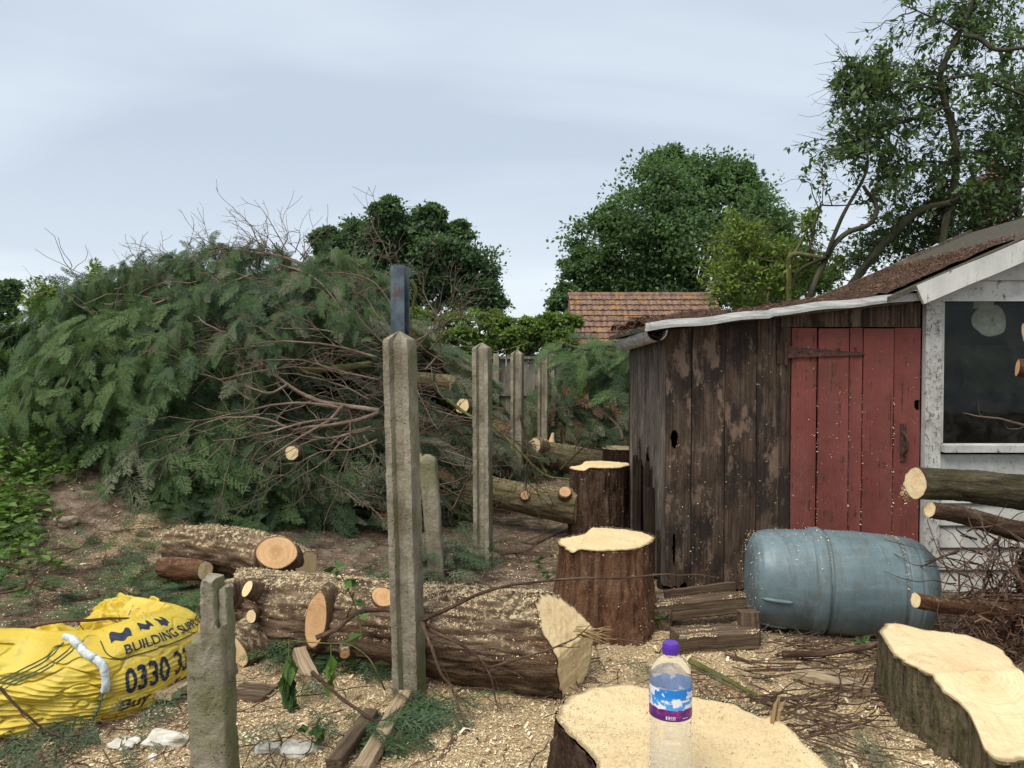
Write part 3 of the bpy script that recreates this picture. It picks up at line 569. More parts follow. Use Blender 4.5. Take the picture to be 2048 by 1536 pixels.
# middle stump
c_ = at(1210, 1080, 4.38); R_ = .272
o_ = [(c_[0] + R_ * (1 + .06 * math.sin(3 * a + 1) + .05 * math.sin(5 * a)) * math.cos(a), c_[1] + R_ * .97 * (1 + .06 * math.sin(2 * a + .5)) * math.sin(a)) for a in np.linspace(0, 2 * np.pi, 16, endpoint=False)]
def mt(x, y):
    x = np.asarray(x, float); y = np.asarray(y, float); return c_[2] + .012 - .035 / (1 + np.exp((x - (c_[0] - .13) - .25 * (y - c_[1])) * 120)) - .03 * (c_[1] - y)
stump('tree_stump', 'round sawn stump with bright top between the big trunk and the dark shed boards', o_, c_[2], 'bark_red', 'cut', 1.28, topf=mt, chips=5000, side_chips=500, ridge=.05)
c_2 = at(1200, 928, 6.55)
o_ = [(c_2[0] + .245 * (1 + .08 * math.sin(2 * a + 1) + .06 * math.sin(5 * a)) * math.cos(a), c_2[1] + .24 * math.sin(a)) for a in np.linspace(0, 2 * np.pi, 14, endpoint=False)]
def st2(x, y): return c_2[2] - .03 / (1 + np.exp((np.asarray(x) - c_2[0] + .13) * 120)) + 0 * np.asarray(y)
stump('tree_stump', 'dark brown stump with a thin bright top at the end of the olive log', o_, c_2[2], 'bark_dark', 'cut', 1.1, topf=st2, chips=300, side_chips=500)
c_3 = at(1238, 895, 7.6)
o_ = [(c_3[0] + .17 * (1 + .08 * math.sin(2 * a)) * math.cos(a), c_3[1] + .2 * math.sin(a)) for a in np.linspace(0, 2 * np.pi, 12, endpoint=False)]
stump('tree_stump', 'farthest stump half hidden beside the side wall of the shed', o_, c_3[2], 'bark_dark', 'cut', 1.1, chips=200, side_chips=100, nth=120)


# ------------------------------------------------------------------ sheds
def wood_mat(name, c0, c1, c2, stain=None, amt=0., paint=None, worn=0., bc=False):
    k = Mat(name, .9, .12); o = k.bc() if bc else k.obj(); rnd = k.orand()
    v = k.n('ShaderNodeVectorMath', {0: o, 1: k.n('ShaderNodeCombineXYZ', {0: k.math('MULTIPLY', rnd, 37.), 1: 0., 2: k.math('MULTIPLY', rnd, 11.)}).outputs[0]}, operation='ADD').outputs[0]
    gr = k.noise(k.map(v, (70, 70, 2.2)), 1, 5, .65, .4); c = k.ramp(gr, [(.34, c0), (.52, c1), (.68, c2)])
    c = k.mix(k.math('MULTIPLY', rnd, .4), c, tuple(x * .6 for x in c1)); bumpv = gr
    if stain: c = k.mix(k.math('MULTIPLY', k.ramp(k.noise(k.map(v, (5, 5, 2.2)), 1, 6, .7), [(.47, 0.), (.56, 1.)]), amt), c, stain)
    if stain: c = k.mix(k.math('MULTIPLY', k.ramp(k.noise(k.map(v, (7, 7, 3), loc=(4, 2, 9)), 1, 6, .72), [(.54, 0.), (.60, 1.)]), amt), c, tuple(min(x * 2.1 + .01, .4) for x in c1))
    if paint:
        pc = k.ramp(k.noise(v, 5, 5, .6), [(.35, tuple(x * .8 for x in paint)), (.65, paint)]); pc = k.mix(k.math('MULTIPLY', rnd, .3), pc, tuple(x * .7 for x in paint)); pc = k.mix(k.math('MULTIPLY', k.ramp(k.noise(k.map(v, (6, 6, 1.6)), 1, 6, .7), [(.45, 0.), (.7, 1.)]), .45), pc, tuple(x * .55 + .04 for x in paint)); pc = k.mix(k.math('MULTIPLY', k.ramp(k.noise(k.map(v, (3, 3, 1.5), loc=(1, 5, 3)), 1, 5, .7), [(.5, 0.), (.7, 1.)]), .3), pc, tuple(x * 1.25 + .03 for x in paint))
        f = k.ramp(k.math('ADD', k.math('MULTIPLY', gr, .45), k.math('MULTIPLY', k.noise(v, 13, 6, .75), .55)), [(worn - .02, 0.), (worn + .03, 1.)])
        c = k.mix(f, c, pc)
    c = k.mix(k.math('MULTIPLY', k.ramp(k.noise(o, 3, 5, .65), [(.5, 0.), (.72, 1.)]), .4), c, (.05, .045, .025))
    return k.color(c).bump(bumpv, .6, .006).m
M['board'] = wood_mat('dark_weathered_board', (.028, .018, .013), (.085, .057, .040), (.17, .125, .095), (.018, .015, .014), .75)
M['board_grey'] = wood_mat('grey_weathered_board', (.045, .036, .03), (.14, .115, .095), (.28, .24, .205), (.03, .024, .02), .4)
M['rot'] = wood_mat('rotten_black_wood', (.008, .006, .005), (.025, .017, .012), (.07, .045, .03))
M['red'] = wood_mat('worn_red_paint', (.06, .028, .02), (.14, .065, .045), (.22, .12, .09), paint=(.222, .066, .054), worn=.42)
M['white'] = wood_mat('worn_white_paint', (.10, .08, .06), (.22, .19, .15), (.36, .33, .28), paint=(.62, .61, .56), worn=.40)
M['fence_w'] = wood_mat('grey_fence_board', (.10, .085, .065), (.20, .175, .14), (.32, .29, .24))
M['plank'] = wood_mat('pale_plank', (.20, .14, .085), (.40, .30, .19), (.58, .47, .32), bc=True)
M['sleeper'] = wood_mat('old_timber', (.05, .034, .022), (.13, .09, .058), (.24, .18, .125), bc=True)
k = Mat('rust', .8, .3); k.color(k.ramp(k.noise(k.obj(), 40, 5, .7), [(.35, (.03, .017, .013)), (.55, (.075, .036, .026)), (.7, (.15, .07, .045))])).bump(k.noise(k.obj(), 90, 4), .5, .004); M['rust'] = k.m
k = Mat('roof_felt', .95, .1); k.color(k.mix(k.math('MULTIPLY', k.ramp(k.noise(k.obj(), 2.5, 5, .7), [(.45, 0.), (.65, 1.)]), .6), k.ramp(k.noise(k.obj(), 60, 4), [(.35, (.05, .045, .035)), (.65, (.115, .10, .08))]), (.075, .085, .05))).bump(k.noise(k.obj(), 150, 3), .5, .004); M['felt'] = k.m
k = Mat('zinc_edge', .55, .4); k.color(k.ramp(k.noise(k.map(k.obj(), (3, 3, 20)), 2, 5, .7), [(.35, (.30, .29, .27)), (.6, (.60, .60, .57))])); M['zinc'] = k.m
k = Mat('needle_mat', .95, .1); nv = k.noise(k.obj(), 70, 5, .75); k.color(k.ramp(nv, [(.35, (.03, .017, .011)), (.52, (.095, .055, .035)), (.68, (.20, .13, .085))])).bump(nv, 1., .02); M['needlebed'] = k.m

FY = 5.0
def xz(px, py, Y=FY): p = at(px, py, Y); return p[0], p[2]
def board(name, x0, x1, z0, z1, y, th, mat, parent, top=None, ragged=0., warp=.006, gap=.003, hole=None, side=False, nx=7, ragtop=0.):
    """one real board, slightly warped, cut ends uneven; side=True runs along Y instead of X"""
    nz_ = max(10, int((z1 - z0) / (.008 if hole else .03))); nx = max(nx, int((x1 - x0) / .005) if hole else nx)
    xs = np.linspace(x0 + gap, x1 - gap, nx); ks = np.linspace(0, 1, nz_); tz = np.full(nx, z1) if top is None else A([top(x) for x in xs])
    tz = tz - ragtop * vn(np.stack([xs * 50, 0 * xs, 0 * xs + 2], -1)); b = z0 + ragged * vn(np.stack([xs * 45, 0 * xs, 0 * xs + x0], -1))
    X = xs[None] + 0 * ks[:, None]; Z = b[None] * (1 - ks[:, None]) + tz[None] * ks[:, None]; cup = warp * (np.linspace(-1, 1, nx)[None] ** 2) * np.sign(math.sin(x0 * 91)) + warp * .8 * (vn(np.stack([X * .5 + x0 * 13, 0 * X, Z * 1.1], -1)) - .5)
    X = X + gap * .8 * (vn(np.stack([0 * X + x0 * 7, 0 * X, Z * 3], -1)) - .5)
    Yf = y + cup; keep = np.ones((nz_ - 1, nx - 1), bool)
    if hole:
        xm = (X[:-1, :-1] + X[1:, 1:]) / 2; zm = (Z[:-1, :-1] + Z[1:, 1:]) / 2
        for hx, hz, rx, rz in hole: keep &= ((xm - hx) / rx) ** 2 + ((zm - hz) / rz) ** 2 + .7 * (vn(np.stack([xm * 60, zm * 40, 0 * xm], -1)) - .5) > 1
    fr = np.stack([X, Yf, Z], -1); bk = np.stack([X, Yf + th, Z], -1); n = nz_ * nx; q = grid_faces(nz_, nx)[keep.ravel()]
    edge = np.concatenate([np.arange(nx), (np.arange(1, nz_) * nx + nx - 1), (nz_ - 1) * nx + np.arange(nx - 2, -1, -1), np.arange(nz_ - 2, 0, -1) * nx]); e2_ = np.roll(edge, -1)
    V = np.concatenate([fr.reshape(-1, 3), bk.reshape(-1, 3)]); f = [q[:, ::-1], q + n, np.stack([edge, e2_, e2_ + n, edge + n], -1)]
    if side: V = V[:, [1, 0, 2]]; f = [x[:, ::-1] for x in f]
    return MB().add(V, f).build(name, mat, parent)
RX0, RZ0 = xz(1290, 652, 4.86); RX1, RZ1 = xz(1872, 591, 4.86)
def roofz(x): return RZ0 + (RZ1 - RZ0) * (x - RX0) / (RX1 - RX0)
shed = thing('lean_to_shed', 'dark weathered board lean-to shed with a red plank door', 'shed', (1.9, 5.5, 0))
ex = [xz(p, 900)[0] for p in (1331, 1383, 1449, 1513, 1579)]
hx, hz = xz(1349, 878)
for i in range(4):
    hl = [(hx, hz, .024, .06), (hx + .002, xz(1349, 1060)[1] - .12, .012, .11)] if i == 0 else None
    board('wall_board', ex[i], ex[i + 1], .02, 2, FY + .004 * (i % 2), .02, M['board'], shed, top=lambda x: roofz(x) - .035, ragged=.06 if i == 0 else .03, hole=hl)
# door
door = bpy.data.objects.new('door', None); COL.objects.link(door); door.location = (2.2, FY, 0); door.parent = shed; door.matrix_parent_inverse = Matrix.Translation(-Vector(shed.location)); door['label'] = 'faded red plank door'
dz = xz(1700, 656)[1]; de = [xz(p, 900)[0] for p in (1580, 1632, 1694, 1721, 1783, 1837)]
for i in range(5):
    hl = None
    if i == 4: lx, lz = xz(1830, 809); hl = [(lx + .01, lz, .026, .036)]
    board('door_board', de[i], de[i + 1], .06 + .01 * (i % 3), dz - .004 * (i % 2), FY - .012 - .003 * (i % 2), .018, M['red'], door, hole=hl, gap=.0042, warp=.006)
a0, a1 = xz(1576, 693, FY - .03), xz(1730, 708, FY - .03); m = MB()
pr = [(a0[0], a0[1] + .006), (a0[0] + .06, a0[1] - .004), (a1[0] - .05, a1[1] + .012), (a1[0] - .02, a1[1] + .016), (a1[0], a1[1] + .004), (a1[0] - .02, a1[1] - .01), (a1[0] - .05, a1[1] - .008), (a0[0] + .06, a0[1] - .07), (a0[0], a0[1] - .075)]
n_ = len(pr); m.add([(x, FY - .029, z) for x, z in pr] + [(x, FY - .018, z) for x, z in pr], [A([list(range(n_))]), A([list(range(2 * n_ - 1, n_ - 1, -1))]), A([[i, i + n_, (i + 1) % n_ + n_, (i + 1) % n_] for i in range(n_)])])
for q in (.07, .2, .33, .44): m.tube([(a0[0] + q, FY - .036, a0[1] - .034 + .05 * q), (a0[0] + q, FY - .02, a0[1] - .034 + .05 * q)], .007, 8)
m.tube([(a0[0] - .012, FY - .028, a0[1] - .12), (a0[0] - .012, FY - .028, a0[1] + .03)], .011, 10); m.box((a0[0] - .04, FY - .006, a0[1] - .045), (.045, .012, .13)); m.build('hinge', M['rust'], door)
c0 = xz(1806, 885, FY - .02); m = MB(); m.box((c0[0], FY - .019, c0[1]), (.036, .008, .245)); m.tube(catmull([(c0[0], FY - .02, c0[1] - .085), (c0[0] + .004, FY - .065, c0[1] - .04), (c0[0] + .004, FY - .065, c0[1] + .03), (c0[0], FY - .02, c0[1] + .07)], 12), .008, 8); m.build('handle', M['rust'], door)
x0, z0 = xz(1579, 656); x1, _ = xz(1840, 620)
board('lintel', x0 - .06, x1, dz + .006, 2, FY - .02, .022, M['board'], shed, top=lambda x: roofz(x) - .03, nx=16)
board('door_jamb', de[0] - .075, de[0] - .002, .02, dz + .004, FY - .014, .02, M['board'], shed)
# side wall running back
ys = np.linspace(FY + .03, 6.52, 11)
sxx = ex[0]
for i in range(10):
    br = (0, 0, 0, .72, .80, .66, .84, .1, .05, .05)[i] if i >= 1 else 0
    board('side_board', ys[i], ys[i + 1], br if br else .02, roofz(sxx) - .05, sxx - .004 * (i % 2), .018, M['board_grey'], shed, ragged=.16 if br else .04, side=True, warp=.004)
for i in range(6): board('rotten_board', ys[2] + .14 * i, ys[2] + .14 * i + .13, .0, .66 + .2 * rng.random(), sxx + .03 + .01 * (i % 2), .03, M['rot'], shed, side=True, ragtop=.25, warp=.02)
for i, (y_, h_) in enumerate(((5.12, .5), (5.35, .86), (5.62, .92), (5.9, .8))): board('rotten_board', y_, y_ + .1, -.02, h_, sxx - .03 - .03 * (i % 2), .03, M['rot'], shed, side=True, ragtop=.3, warp=.03)
# inside of the shed: back and floor so that gaps look into a dark room
MB().box((1.85, 6.54, .95), (1.7, .03, 1.9)).build('back_wall', M['board'], shed); MB().box((1.85, 5.78, -.02), (1.66, 1.44, .04)).build('floor', M['rot'], shed)
# roof: deck, metal edge, gutter
def slab(name, x0, x1, z0, z1, y0, y1, th, mat, parent, nx=30, ny=14, wob=.012):
    xs = np.linspace(x0, x1, nx); yy = np.linspace(y0, y1, ny); X, Y = np.meshgrid(xs, yy, indexing='ij'); Z = z0 + (z1 - z0) * (X - x0) / (x1 - x0) + wob * (n2(X, Y, 3., 2, 4.) - .5)
    t_ = np.stack([X, Y, Z], -1).reshape(-1, 3); b_ = t_ - A([0, 0, th]); n = nx * ny; q = grid_faces(nx, ny)
    e_ = np.concatenate([np.arange(ny), np.arange(1, nx) * ny + ny - 1, (nx - 1) * ny + np.arange(ny - 2, -1, -1), np.arange(nx - 2, 0, -1) * ny]); f_ = np.roll(e_, -1)
    return MB().add(np.concatenate([t_, b_]), [q, q[:, ::-1] + n, np.stack([e_, e_ + n, f_ + n, f_], -1)]).build(name, mat, parent)
slab('roof', RX0, RX1 - .13, RZ0, roofz(RX1 - .13), 4.875, 6.66, .03, M['felt'], shed)
m = MB(); xs = np.linspace(RX0, RX1, 60); zb = roofz(xs) + .004 * np.sin(xs * 14) + .006 * (vn(np.stack([xs * 5, 0 * xs, 0 * xs], -1)) - .5)
jog = np.where(xs > xz(1530, 630)[0], .012, 0)
prof = [(4.872, .022), (4.845, .020), (4.842, -.012), (4.846, -.030), (4.868, -.030), (4.872, .0)]
V = np.stack([np.stack([xs, np.full(60, p[0]) - .006 * np.sin(xs * 9), zb + p[1] + jog], -1) for p in prof], 1); m.add(V, grid_faces(60, 6, True)); m.build('roof_edge', M['zinc'], shed)
gx, gz = xz(1312, 668, 4.88); m = MB(); th = np.linspace(np.pi * .95, 2 * np.pi * 1.01, 22); yy = np.linspace(4.84, 6.62, 30)
for r_, mi in ((.066, 0), (.0625, 0)):
    V = np.stack([np.stack([gx + r_ * np.cos(th) + .04 * (y_ - 4.84) / 1.78, np.full(22, y_), gz + r_ * np.sin(th) + .02 - .02 * (y_ - 4.84)], -1) for y_ in yy]); m.add(V, grid_faces(30, 22))
m.build('gutter', M['zinc'], shed, smooth=True)

# white shed
ws = thing('white_shed', 'white weatherboarded shed with a large dark window beside the red door', 'shed', (3.6, 5.8, 0))
wx0, wx1 = xz(1840, 900)[0], xz(1873, 900)[0]; zt = xz(1860, 600)[1]; zs_ = xz(1900, 885)[1]
board('corner_post', wx0, wx1, 0, zt, FY - .05, .05, M['white'], ws, warp=.002)
XE = 5.35; RG = [(2.46, 1.955), (4.02, 2.62)]
BZ0 = at(1832, 573, 4.80); BZ1 = at(2048, 478, 4.80); sl = (BZ1[2] - BZ0[2]) / (BZ1[0] - BZ0[0]); RXM = 4.0
def gz_(x): return BZ0[2] + sl * (min(x, 2 * RXM - x) - BZ0[0])
# weatherboards under the window
zz = [0.02, .165, .31, .455, .60, .745]
for i in range(5): 
    b_ = board('weatherboard', wx1 - .005, XE, zz[i], zz[i + 1] + .02, FY - .03, .016, M['white'], ws, nx=18, warp=.004)
    v_ = np.empty(len(b_.data.vertices) * 3, np.float32); b_.data.vertices.foreach_get('co', v_); v_ = v_.reshape(-1, 3); v_[:, 1] += (v_[:, 2] - zz[i]) * .16; b_.data.vertices.foreach_set('co', v_.ravel())
board('apron_board', wx1 - .004, XE, .77, zs_ - .075, FY - .035, .02, M['white'], ws, nx=14, warp=.003)
win = bpy.data.objects.new('window', None); COL.objects.link(win); win.location = (3.5, FY, 1.4); win.parent = ws; win.matrix_parent_inverse = Matrix.Translation(-Vector(ws.location))
MB().box(((wx1 + XE) / 2, FY - .045, zs_ - .03), (XE - wx1, .10, .045), Matrix.Rotation(.05, 3, 'X')).build('sill', M['white'], win)
MB().box((wx1 + .012, FY - .012, (zs_ + zt) / 2), (.022, .04, zt - zs_)).build('frame', M['white'], win)
MB().box((4.35, FY - .012, (zs_ + zt) / 2), (.05, .04, zt - zs_)).build('frame', M['white'], win)
g = Mat('old_window_glass', .03, .5); g.b.inputs['Transmission Weight'].default_value = 1; g.b.inputs['IOR'].default_value = 1.22; g.color((.72, .78, .76))
dirt = g.ramp(g.noise(g.obj(), 6, 6, .75), [(.45, 0.), (.75, .14)]); dd = g.n('ShaderNodeBsdfDiffuse', {'Color': (.16, .16, .14, 1)}); mx = g.n('ShaderNodeMixShader', {0: dirt, 1: g.b.outputs[0], 2: dd.outputs[0]}); g.t.links.new(mx.outputs[0], g.t.nodes['Material Output'].inputs[0])
MB().box(((wx1 + 4.33) / 2 + .01, FY, (zs_ + zt) / 2), (4.33 - wx1 - .03, .005, zt - zs_ + .01)).build('pane', g.m, win)
board('wall_board', 4.38, XE, zs_, zt, FY - .02, .02, M['white'], ws, warp=.004)
# gable boards above the window
gy = [zt, zt + .135, zt + .27, zt + .40, zt + .53, zt + .66]
for i in range(5):
    lim = [x for x in np.linspace(2.5, XE, 300) if gz_(x) - .05 > gy[i] + .01]
    if not lim: continue
    gb = board('weatherboard', max(min(lim), wx0 + .02), max(lim), gy[i] - .012, gy[i + 1] + .014, FY - .05, .016, M['white'], ws, top=lambda x, i=i: min(gy[i + 1] + .014, max(gz_(x) - .06, gy[i] - .008)), nx=40, warp=.003)
    v_ = np.empty(len(gb.data.vertices) * 3, np.float32); gb.data.vertices.foreach_get('co', v_); v_ = v_.reshape(-1, 3); v_[:, 1] += (v_[:, 2] - gy[i]) * .2; gb.data.vertices.foreach_set('co', v_.ravel())
def beam(name, p, q, h, th, mat, parent):
    p, q = A(p), A(q); n = 24; c = p + (q - p) * np.linspace(0, 1, n)[:, None]; up = nrm(np.cross(q - p, A([0, 1., 0])) * -1); up = up if up[2] > 0 else -up
    w = (.012 * (vn(np.stack([c[:, 0] * 4, 0 * c[:, 0], c[:, 2]], -1)) - .5))[:, None] * up
    V = np.stack([c + w, c + w + A([0, th, 0]), c - up * h + w + A([0, th, 0]), c - up * h + w], 1)
    return MB().add(V, [grid_faces(n, 4, True), A([[0, 1, 2, 3]]), A([[3, 2, 1, 0]]) + (n - 1) * 4]).build(name, mat, parent)
pk = (RXM, 4.79, gz_(RXM)); beam('bargeboard', (BZ0[0], 4.79, BZ0[2]), pk, .125, .024, M['white'], ws); beam('bargeboard', pk, (2 * RXM - BZ0[0], 4.79, BZ0[2]), .125, .024, M['white'], ws)
slab('roof', BZ0[0] - .16, RXM, gz_(BZ0[0] - .16) + .01, gz_(RXM) + .01, 4.795, 6.75, .03, M['felt'], ws); 
slab('roof', RXM + .002, 2 * RXM - BZ0[0] + .2, gz_(RXM) + .01, gz_(BZ0[0] - .2) + .01, 4.795, 6.75, .03, M['felt'], ws)
beam('verge_batten', (BZ0[0] - .1, 6.72, gz_(BZ0[0] - .1) + .035), (RXM, 6.72, gz_(RXM) + .035), .035, .03, M['board_grey'], ws)
# inside: dark room with a far wall, an added green backdrop and a shade
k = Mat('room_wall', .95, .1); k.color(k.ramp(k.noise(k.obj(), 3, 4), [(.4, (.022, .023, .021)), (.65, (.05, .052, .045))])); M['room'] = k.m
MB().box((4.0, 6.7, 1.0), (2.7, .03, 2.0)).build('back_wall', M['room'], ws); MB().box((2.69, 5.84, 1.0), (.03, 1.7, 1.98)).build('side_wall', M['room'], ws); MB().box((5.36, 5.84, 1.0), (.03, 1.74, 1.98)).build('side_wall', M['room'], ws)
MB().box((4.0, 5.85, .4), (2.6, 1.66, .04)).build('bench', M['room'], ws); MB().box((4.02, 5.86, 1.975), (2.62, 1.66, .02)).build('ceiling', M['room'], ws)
k = Mat('backdrop_green', .8); k.color((.05, .10, .03)); a_ = at(1925, 690, 6.6); b_ = at(2060, 785, 6.6)
gs = MB(); gs.add(np.stack([np.stack([np.full(20, x), 6.6 + .03 * np.sin(np.linspace(0, 9, 20) + x * 20), np.linspace(b_[2], a_[2], 20)], -1) for x in np.linspace(a_[0], b_[0] + .3, 26)]), grid_faces(26, 20)); gs = gs.build('green_backdrop', k.m, smooth=True); tag(gs, 'green cloth added behind the dark window in place of the greenery in its glass', 'backdrop')  # added sheet, coloured like the greenery that shows in the window glass
k = Mat('paper_shade', .9); k.color(k.ramp(k.noise(k.obj(), 14, 5, .7), [(.35, (.55, .50, .36)), (.6, (.82, .80, .68))])); m = MB(); pc_ = at(1985, 640, 5.25); th = np.linspace(0, 2 * np.pi, 40, endpoint=False)
rr_ = .11 * (1 + .35 * (vn(np.stack([np.cos(th) * 1.6, np.sin(th) * 1.6, 0 * th], -1)) - .3)); V = np.stack([np.column_stack([pc_[0] + np.cos(th) * rr_ * q, np.full(40, pc_[1]) + .03 * q * q, pc_[2] + np.sin(th) * rr_ * q * .95]) for q in (1, .7, .4, .05)]); V2 = V[::-1] + A([0, .006, 0])
m.add(np.concatenate([V, V2]), grid_faces(8, 40, True)); m.box((pc_[0] - .05, pc_[1] + .02, pc_[2] + .16), (.14, .004, .16)); ps = m.build('paper_shade', k.m, smooth=True); tag(ps, 'torn pale paper shade hanging behind the shed window', 'shade')

# needle litter on the roofs
lit = MB()
def litbed(x0, x1, y0, y1, zf, hf, name, n=(70, 50)):
    xs = np.linspace(x0, x1, n[0]); yy = np.linspace(y0, y1, n[1]); X, Y = np.meshgrid(xs, yy, indexing='ij'); Hh = hf(X, Y) ; Z = np.vectorize(zf)(X) + Hh
    Z2 = np.where(Hh <= .004, np.vectorize(zf)(X) - .02, Z); lit.add(np.stack([X, Y, Z2], -1), grid_faces(*n), 0)
    N_ = int((x1 - x0) * (y1 - y0) * 3600); px = U(x0, x1, N_); py = U(y0, y1, N_); hh = hf(px, py); ok = (hh > .002); px, py, hh = px[ok], py[ok], hh[ok]
    chips_into(lit, np.column_stack([px, py, np.vectorize(zf)(px) + hh + .004]), A([-.2, 0, 1.]), .012, .06, wr=.09, tilt=.55, mi=1)
def h1(X, Y): return np.clip(.02 + .13 * (n2(X, Y, 3.3, 4, 2.) - .2), 0, .13) * np.clip((Y - 4.85) / .25, .2, 1)
def h2(X, Y): return np.clip(.075 * (n2(X, Y, 5, 4, 6.) - .15) * np.clip((3.35 - X) / .6, 0, 1) , 0, .09)
litbed(RX0 + .0, RX1 - .2, 4.875, 6.6, lambda x: roofz(x) + .002, h1, 'a'); litbed(BZ0[0] - .15, 3.4, 4.86, 6.68, lambda x: gz_(x) + .012, h2, 'b')
# litter spilling over the gutter and eave
N_ = 1600; py = U(4.86, 6.6, N_); px = gx + rng.normal(size=N_) * .05; pz = gz + .045 + rng.normal(size=N_) * .028 + np.where(py < 5.1, .0, .02); chips_into(lit, np.column_stack([px, py, pz]), A([-.4, 0, 1.]), .015, .08, wr=.08, tilt=1.2, mi=1)
o = lit.build('needle_litter', [M['needlebed'], M['needle']]); tag(o, 'brown dead needle litter covering the shed roofs and gutter', None, kind='stuff')

# ------------------------------------------------------------------ water barrel
def lathe(prof, n=96, flute=None):
    prof = A(prof); th = np.linspace(0, 2 * np.pi, n, endpoint=False); V = np.zeros((len(prof), n, 3)); V[..., 0] = prof[:, 0][:, None]; V[..., 1] = prof[:, 1][:, None] * np.cos(th)[None]; V[..., 2] = prof[:, 1][:, None] * np.sin(th)[None]
    return V, th
def barrel():
    k = Mat('faded_blue_plastic', .5, .4); v = k.obj(); st = k.noise(k.map(v, (2.2, 26, 26)), 1, 5, .65)
    c = k.ramp(k.noise(v, 3, 5, .6), [(.35, (.098, .142, .155)), (.65, (.155, .213, .23))]); c = k.mix(k.math('MULTIPLY', k.ramp(st, [(.5, 0.), (.72, 1.)]), .35), c, (.22, .29, .31))
    c = k.mix(k.math('MULTIPLY', k.ramp(k.noise(v, 7, 6, .75), [(.5, 0.), (.66, 1.)]), .45), c, (.10, .095, .07)); c = k.mix(k.math('MULTIPLY', k.ramp(k.noise(v, 60, 4, .8), [(.63, 0.), (.70, 1.)]), .6), c, (.30, .33, .32))
    c = k.mix(k.math('MULTIPLY', k.ramp(k.noise(k.map(v, (30, 5, 5)), 1, 5, .7), [(.52, 0.), (.62, 1.)]), .35), c, (.075, .075, .06)); c = k.mix(k.ramp(k.noise(k.map(v, (9, 60, 60), rot=(0, .3, .2)), 1, 4, .8), [(.66, 0.), (.70, .7)]), c, (.04, .05, .05))
    k.color(c); k.set(k.b.inputs['Roughness'], k.ramp(k.noise(v, 9, 4), [(.3, .35), (.7, .65)])); k.bump(k.noise(v, 45, 4, .7), .15, .004)
    L = .98; P = [(-.006, .0), (0, .10), (.006, .16), (.018, .205), (.036, .236), (.06, .256), (.12, .270), (.2, .276), (.30, .279), (.325, .280), (.333, .290), (.345, .296), (.385, .297), (.397, .291), (.402, .274), (.414, .273), (.420, .284), (.44, .286), (.6, .287), (.72, .281), (.775, .276), (.781, .264), (.795, .261), (.803, .275), (.85, .272), (.862, .266), (.875, .268), (.90, .258), (.935, .238), (.965, .205), (.978, .16), (.98, .14), (.966, .135), (.966, .0)]
    P = A(P); d = np.concatenate([[0], np.cumsum(np.linalg.norm(np.diff(P, axis=0), axis=1))]); tt = np.sort(np.concatenate([np.linspace(0, d[-1], 120), d])); P = np.column_stack([np.interp(tt, d, P[:, 0]), np.interp(tt, d, P[:, 1])])
    V, th = lathe(P, 120); V[..., 1:] *= (1 - .012 * (fbm(V * 3.3, 2)[..., None] - .5) * 2)
    a = nrm(A([1., -.17, -.03])); s = nrm(np.cross(A([0, 0, 1.]), a)); u = np.cross(a, s); R = np.stack([a, s, u], 1); p0 = A([1.345, 4.38, .29])
    t = thing('water_barrel', 'faded blue plastic barrel lying on its side in front of the red door', 'barrel', (1.8, 4.28, 0)); X = V @ R.T + p0
    MB().add(X, grid_faces(len(P), 120, True)[:, ::-1]).build('body', k.m, t, smooth=True)
    for an, x0 in ((3.35, .05), (4.15, .05)):       # moulded grips on the left end
        m = MB(); xs = np.linspace(x0, x0 + .16, 12); r_ = np.interp(xs, P[:, 0][5:60], P[:, 1][5:60])
        pth = np.stack([xs, (r_ + .001) * math.cos(an), (r_ + .001) * math.sin(an)], -1) @ R.T + p0; m.tube(pth, .011 * np.sqrt(np.clip(1 - np.linspace(-1, 1, 12) ** 4, .05, 1)), 8); m.build('grip_rib', k.m, t, smooth=True)
    m = MB(); q = A([.988, .17, .02]) @ R.T + p0; m.tube([q - a * .02, q + a * .018], .035, 20); m.build('bung_cap', k.m, t)
    dust_on(X[10:-12], 480, .3, .002, .012)
    for xr, N_ in ((.395, 260), (.785, 160)):
        an = U(.2, 2.3, N_); r_ = .272 + U(0, .008, N_); pp = np.stack([xr + rng.normal(size=N_) * .006, r_ * np.cos(an) * -1, r_ * np.sin(an)], -1) @ R.T + p0; chips_into(CHIP, pp, A([0, -.3, 1.]), .003, .012)
    N_ = 500; an = U(0, 6.28, N_); r_ = U(.16, .262, N_); pp = np.stack([U(-.008, .05, N_), r_ * np.cos(an), r_ * np.sin(an)], -1) @ R.T + p0; chips_into(CHIP, pp, A([-1, 0, .4]), .003, .012)
barrel()

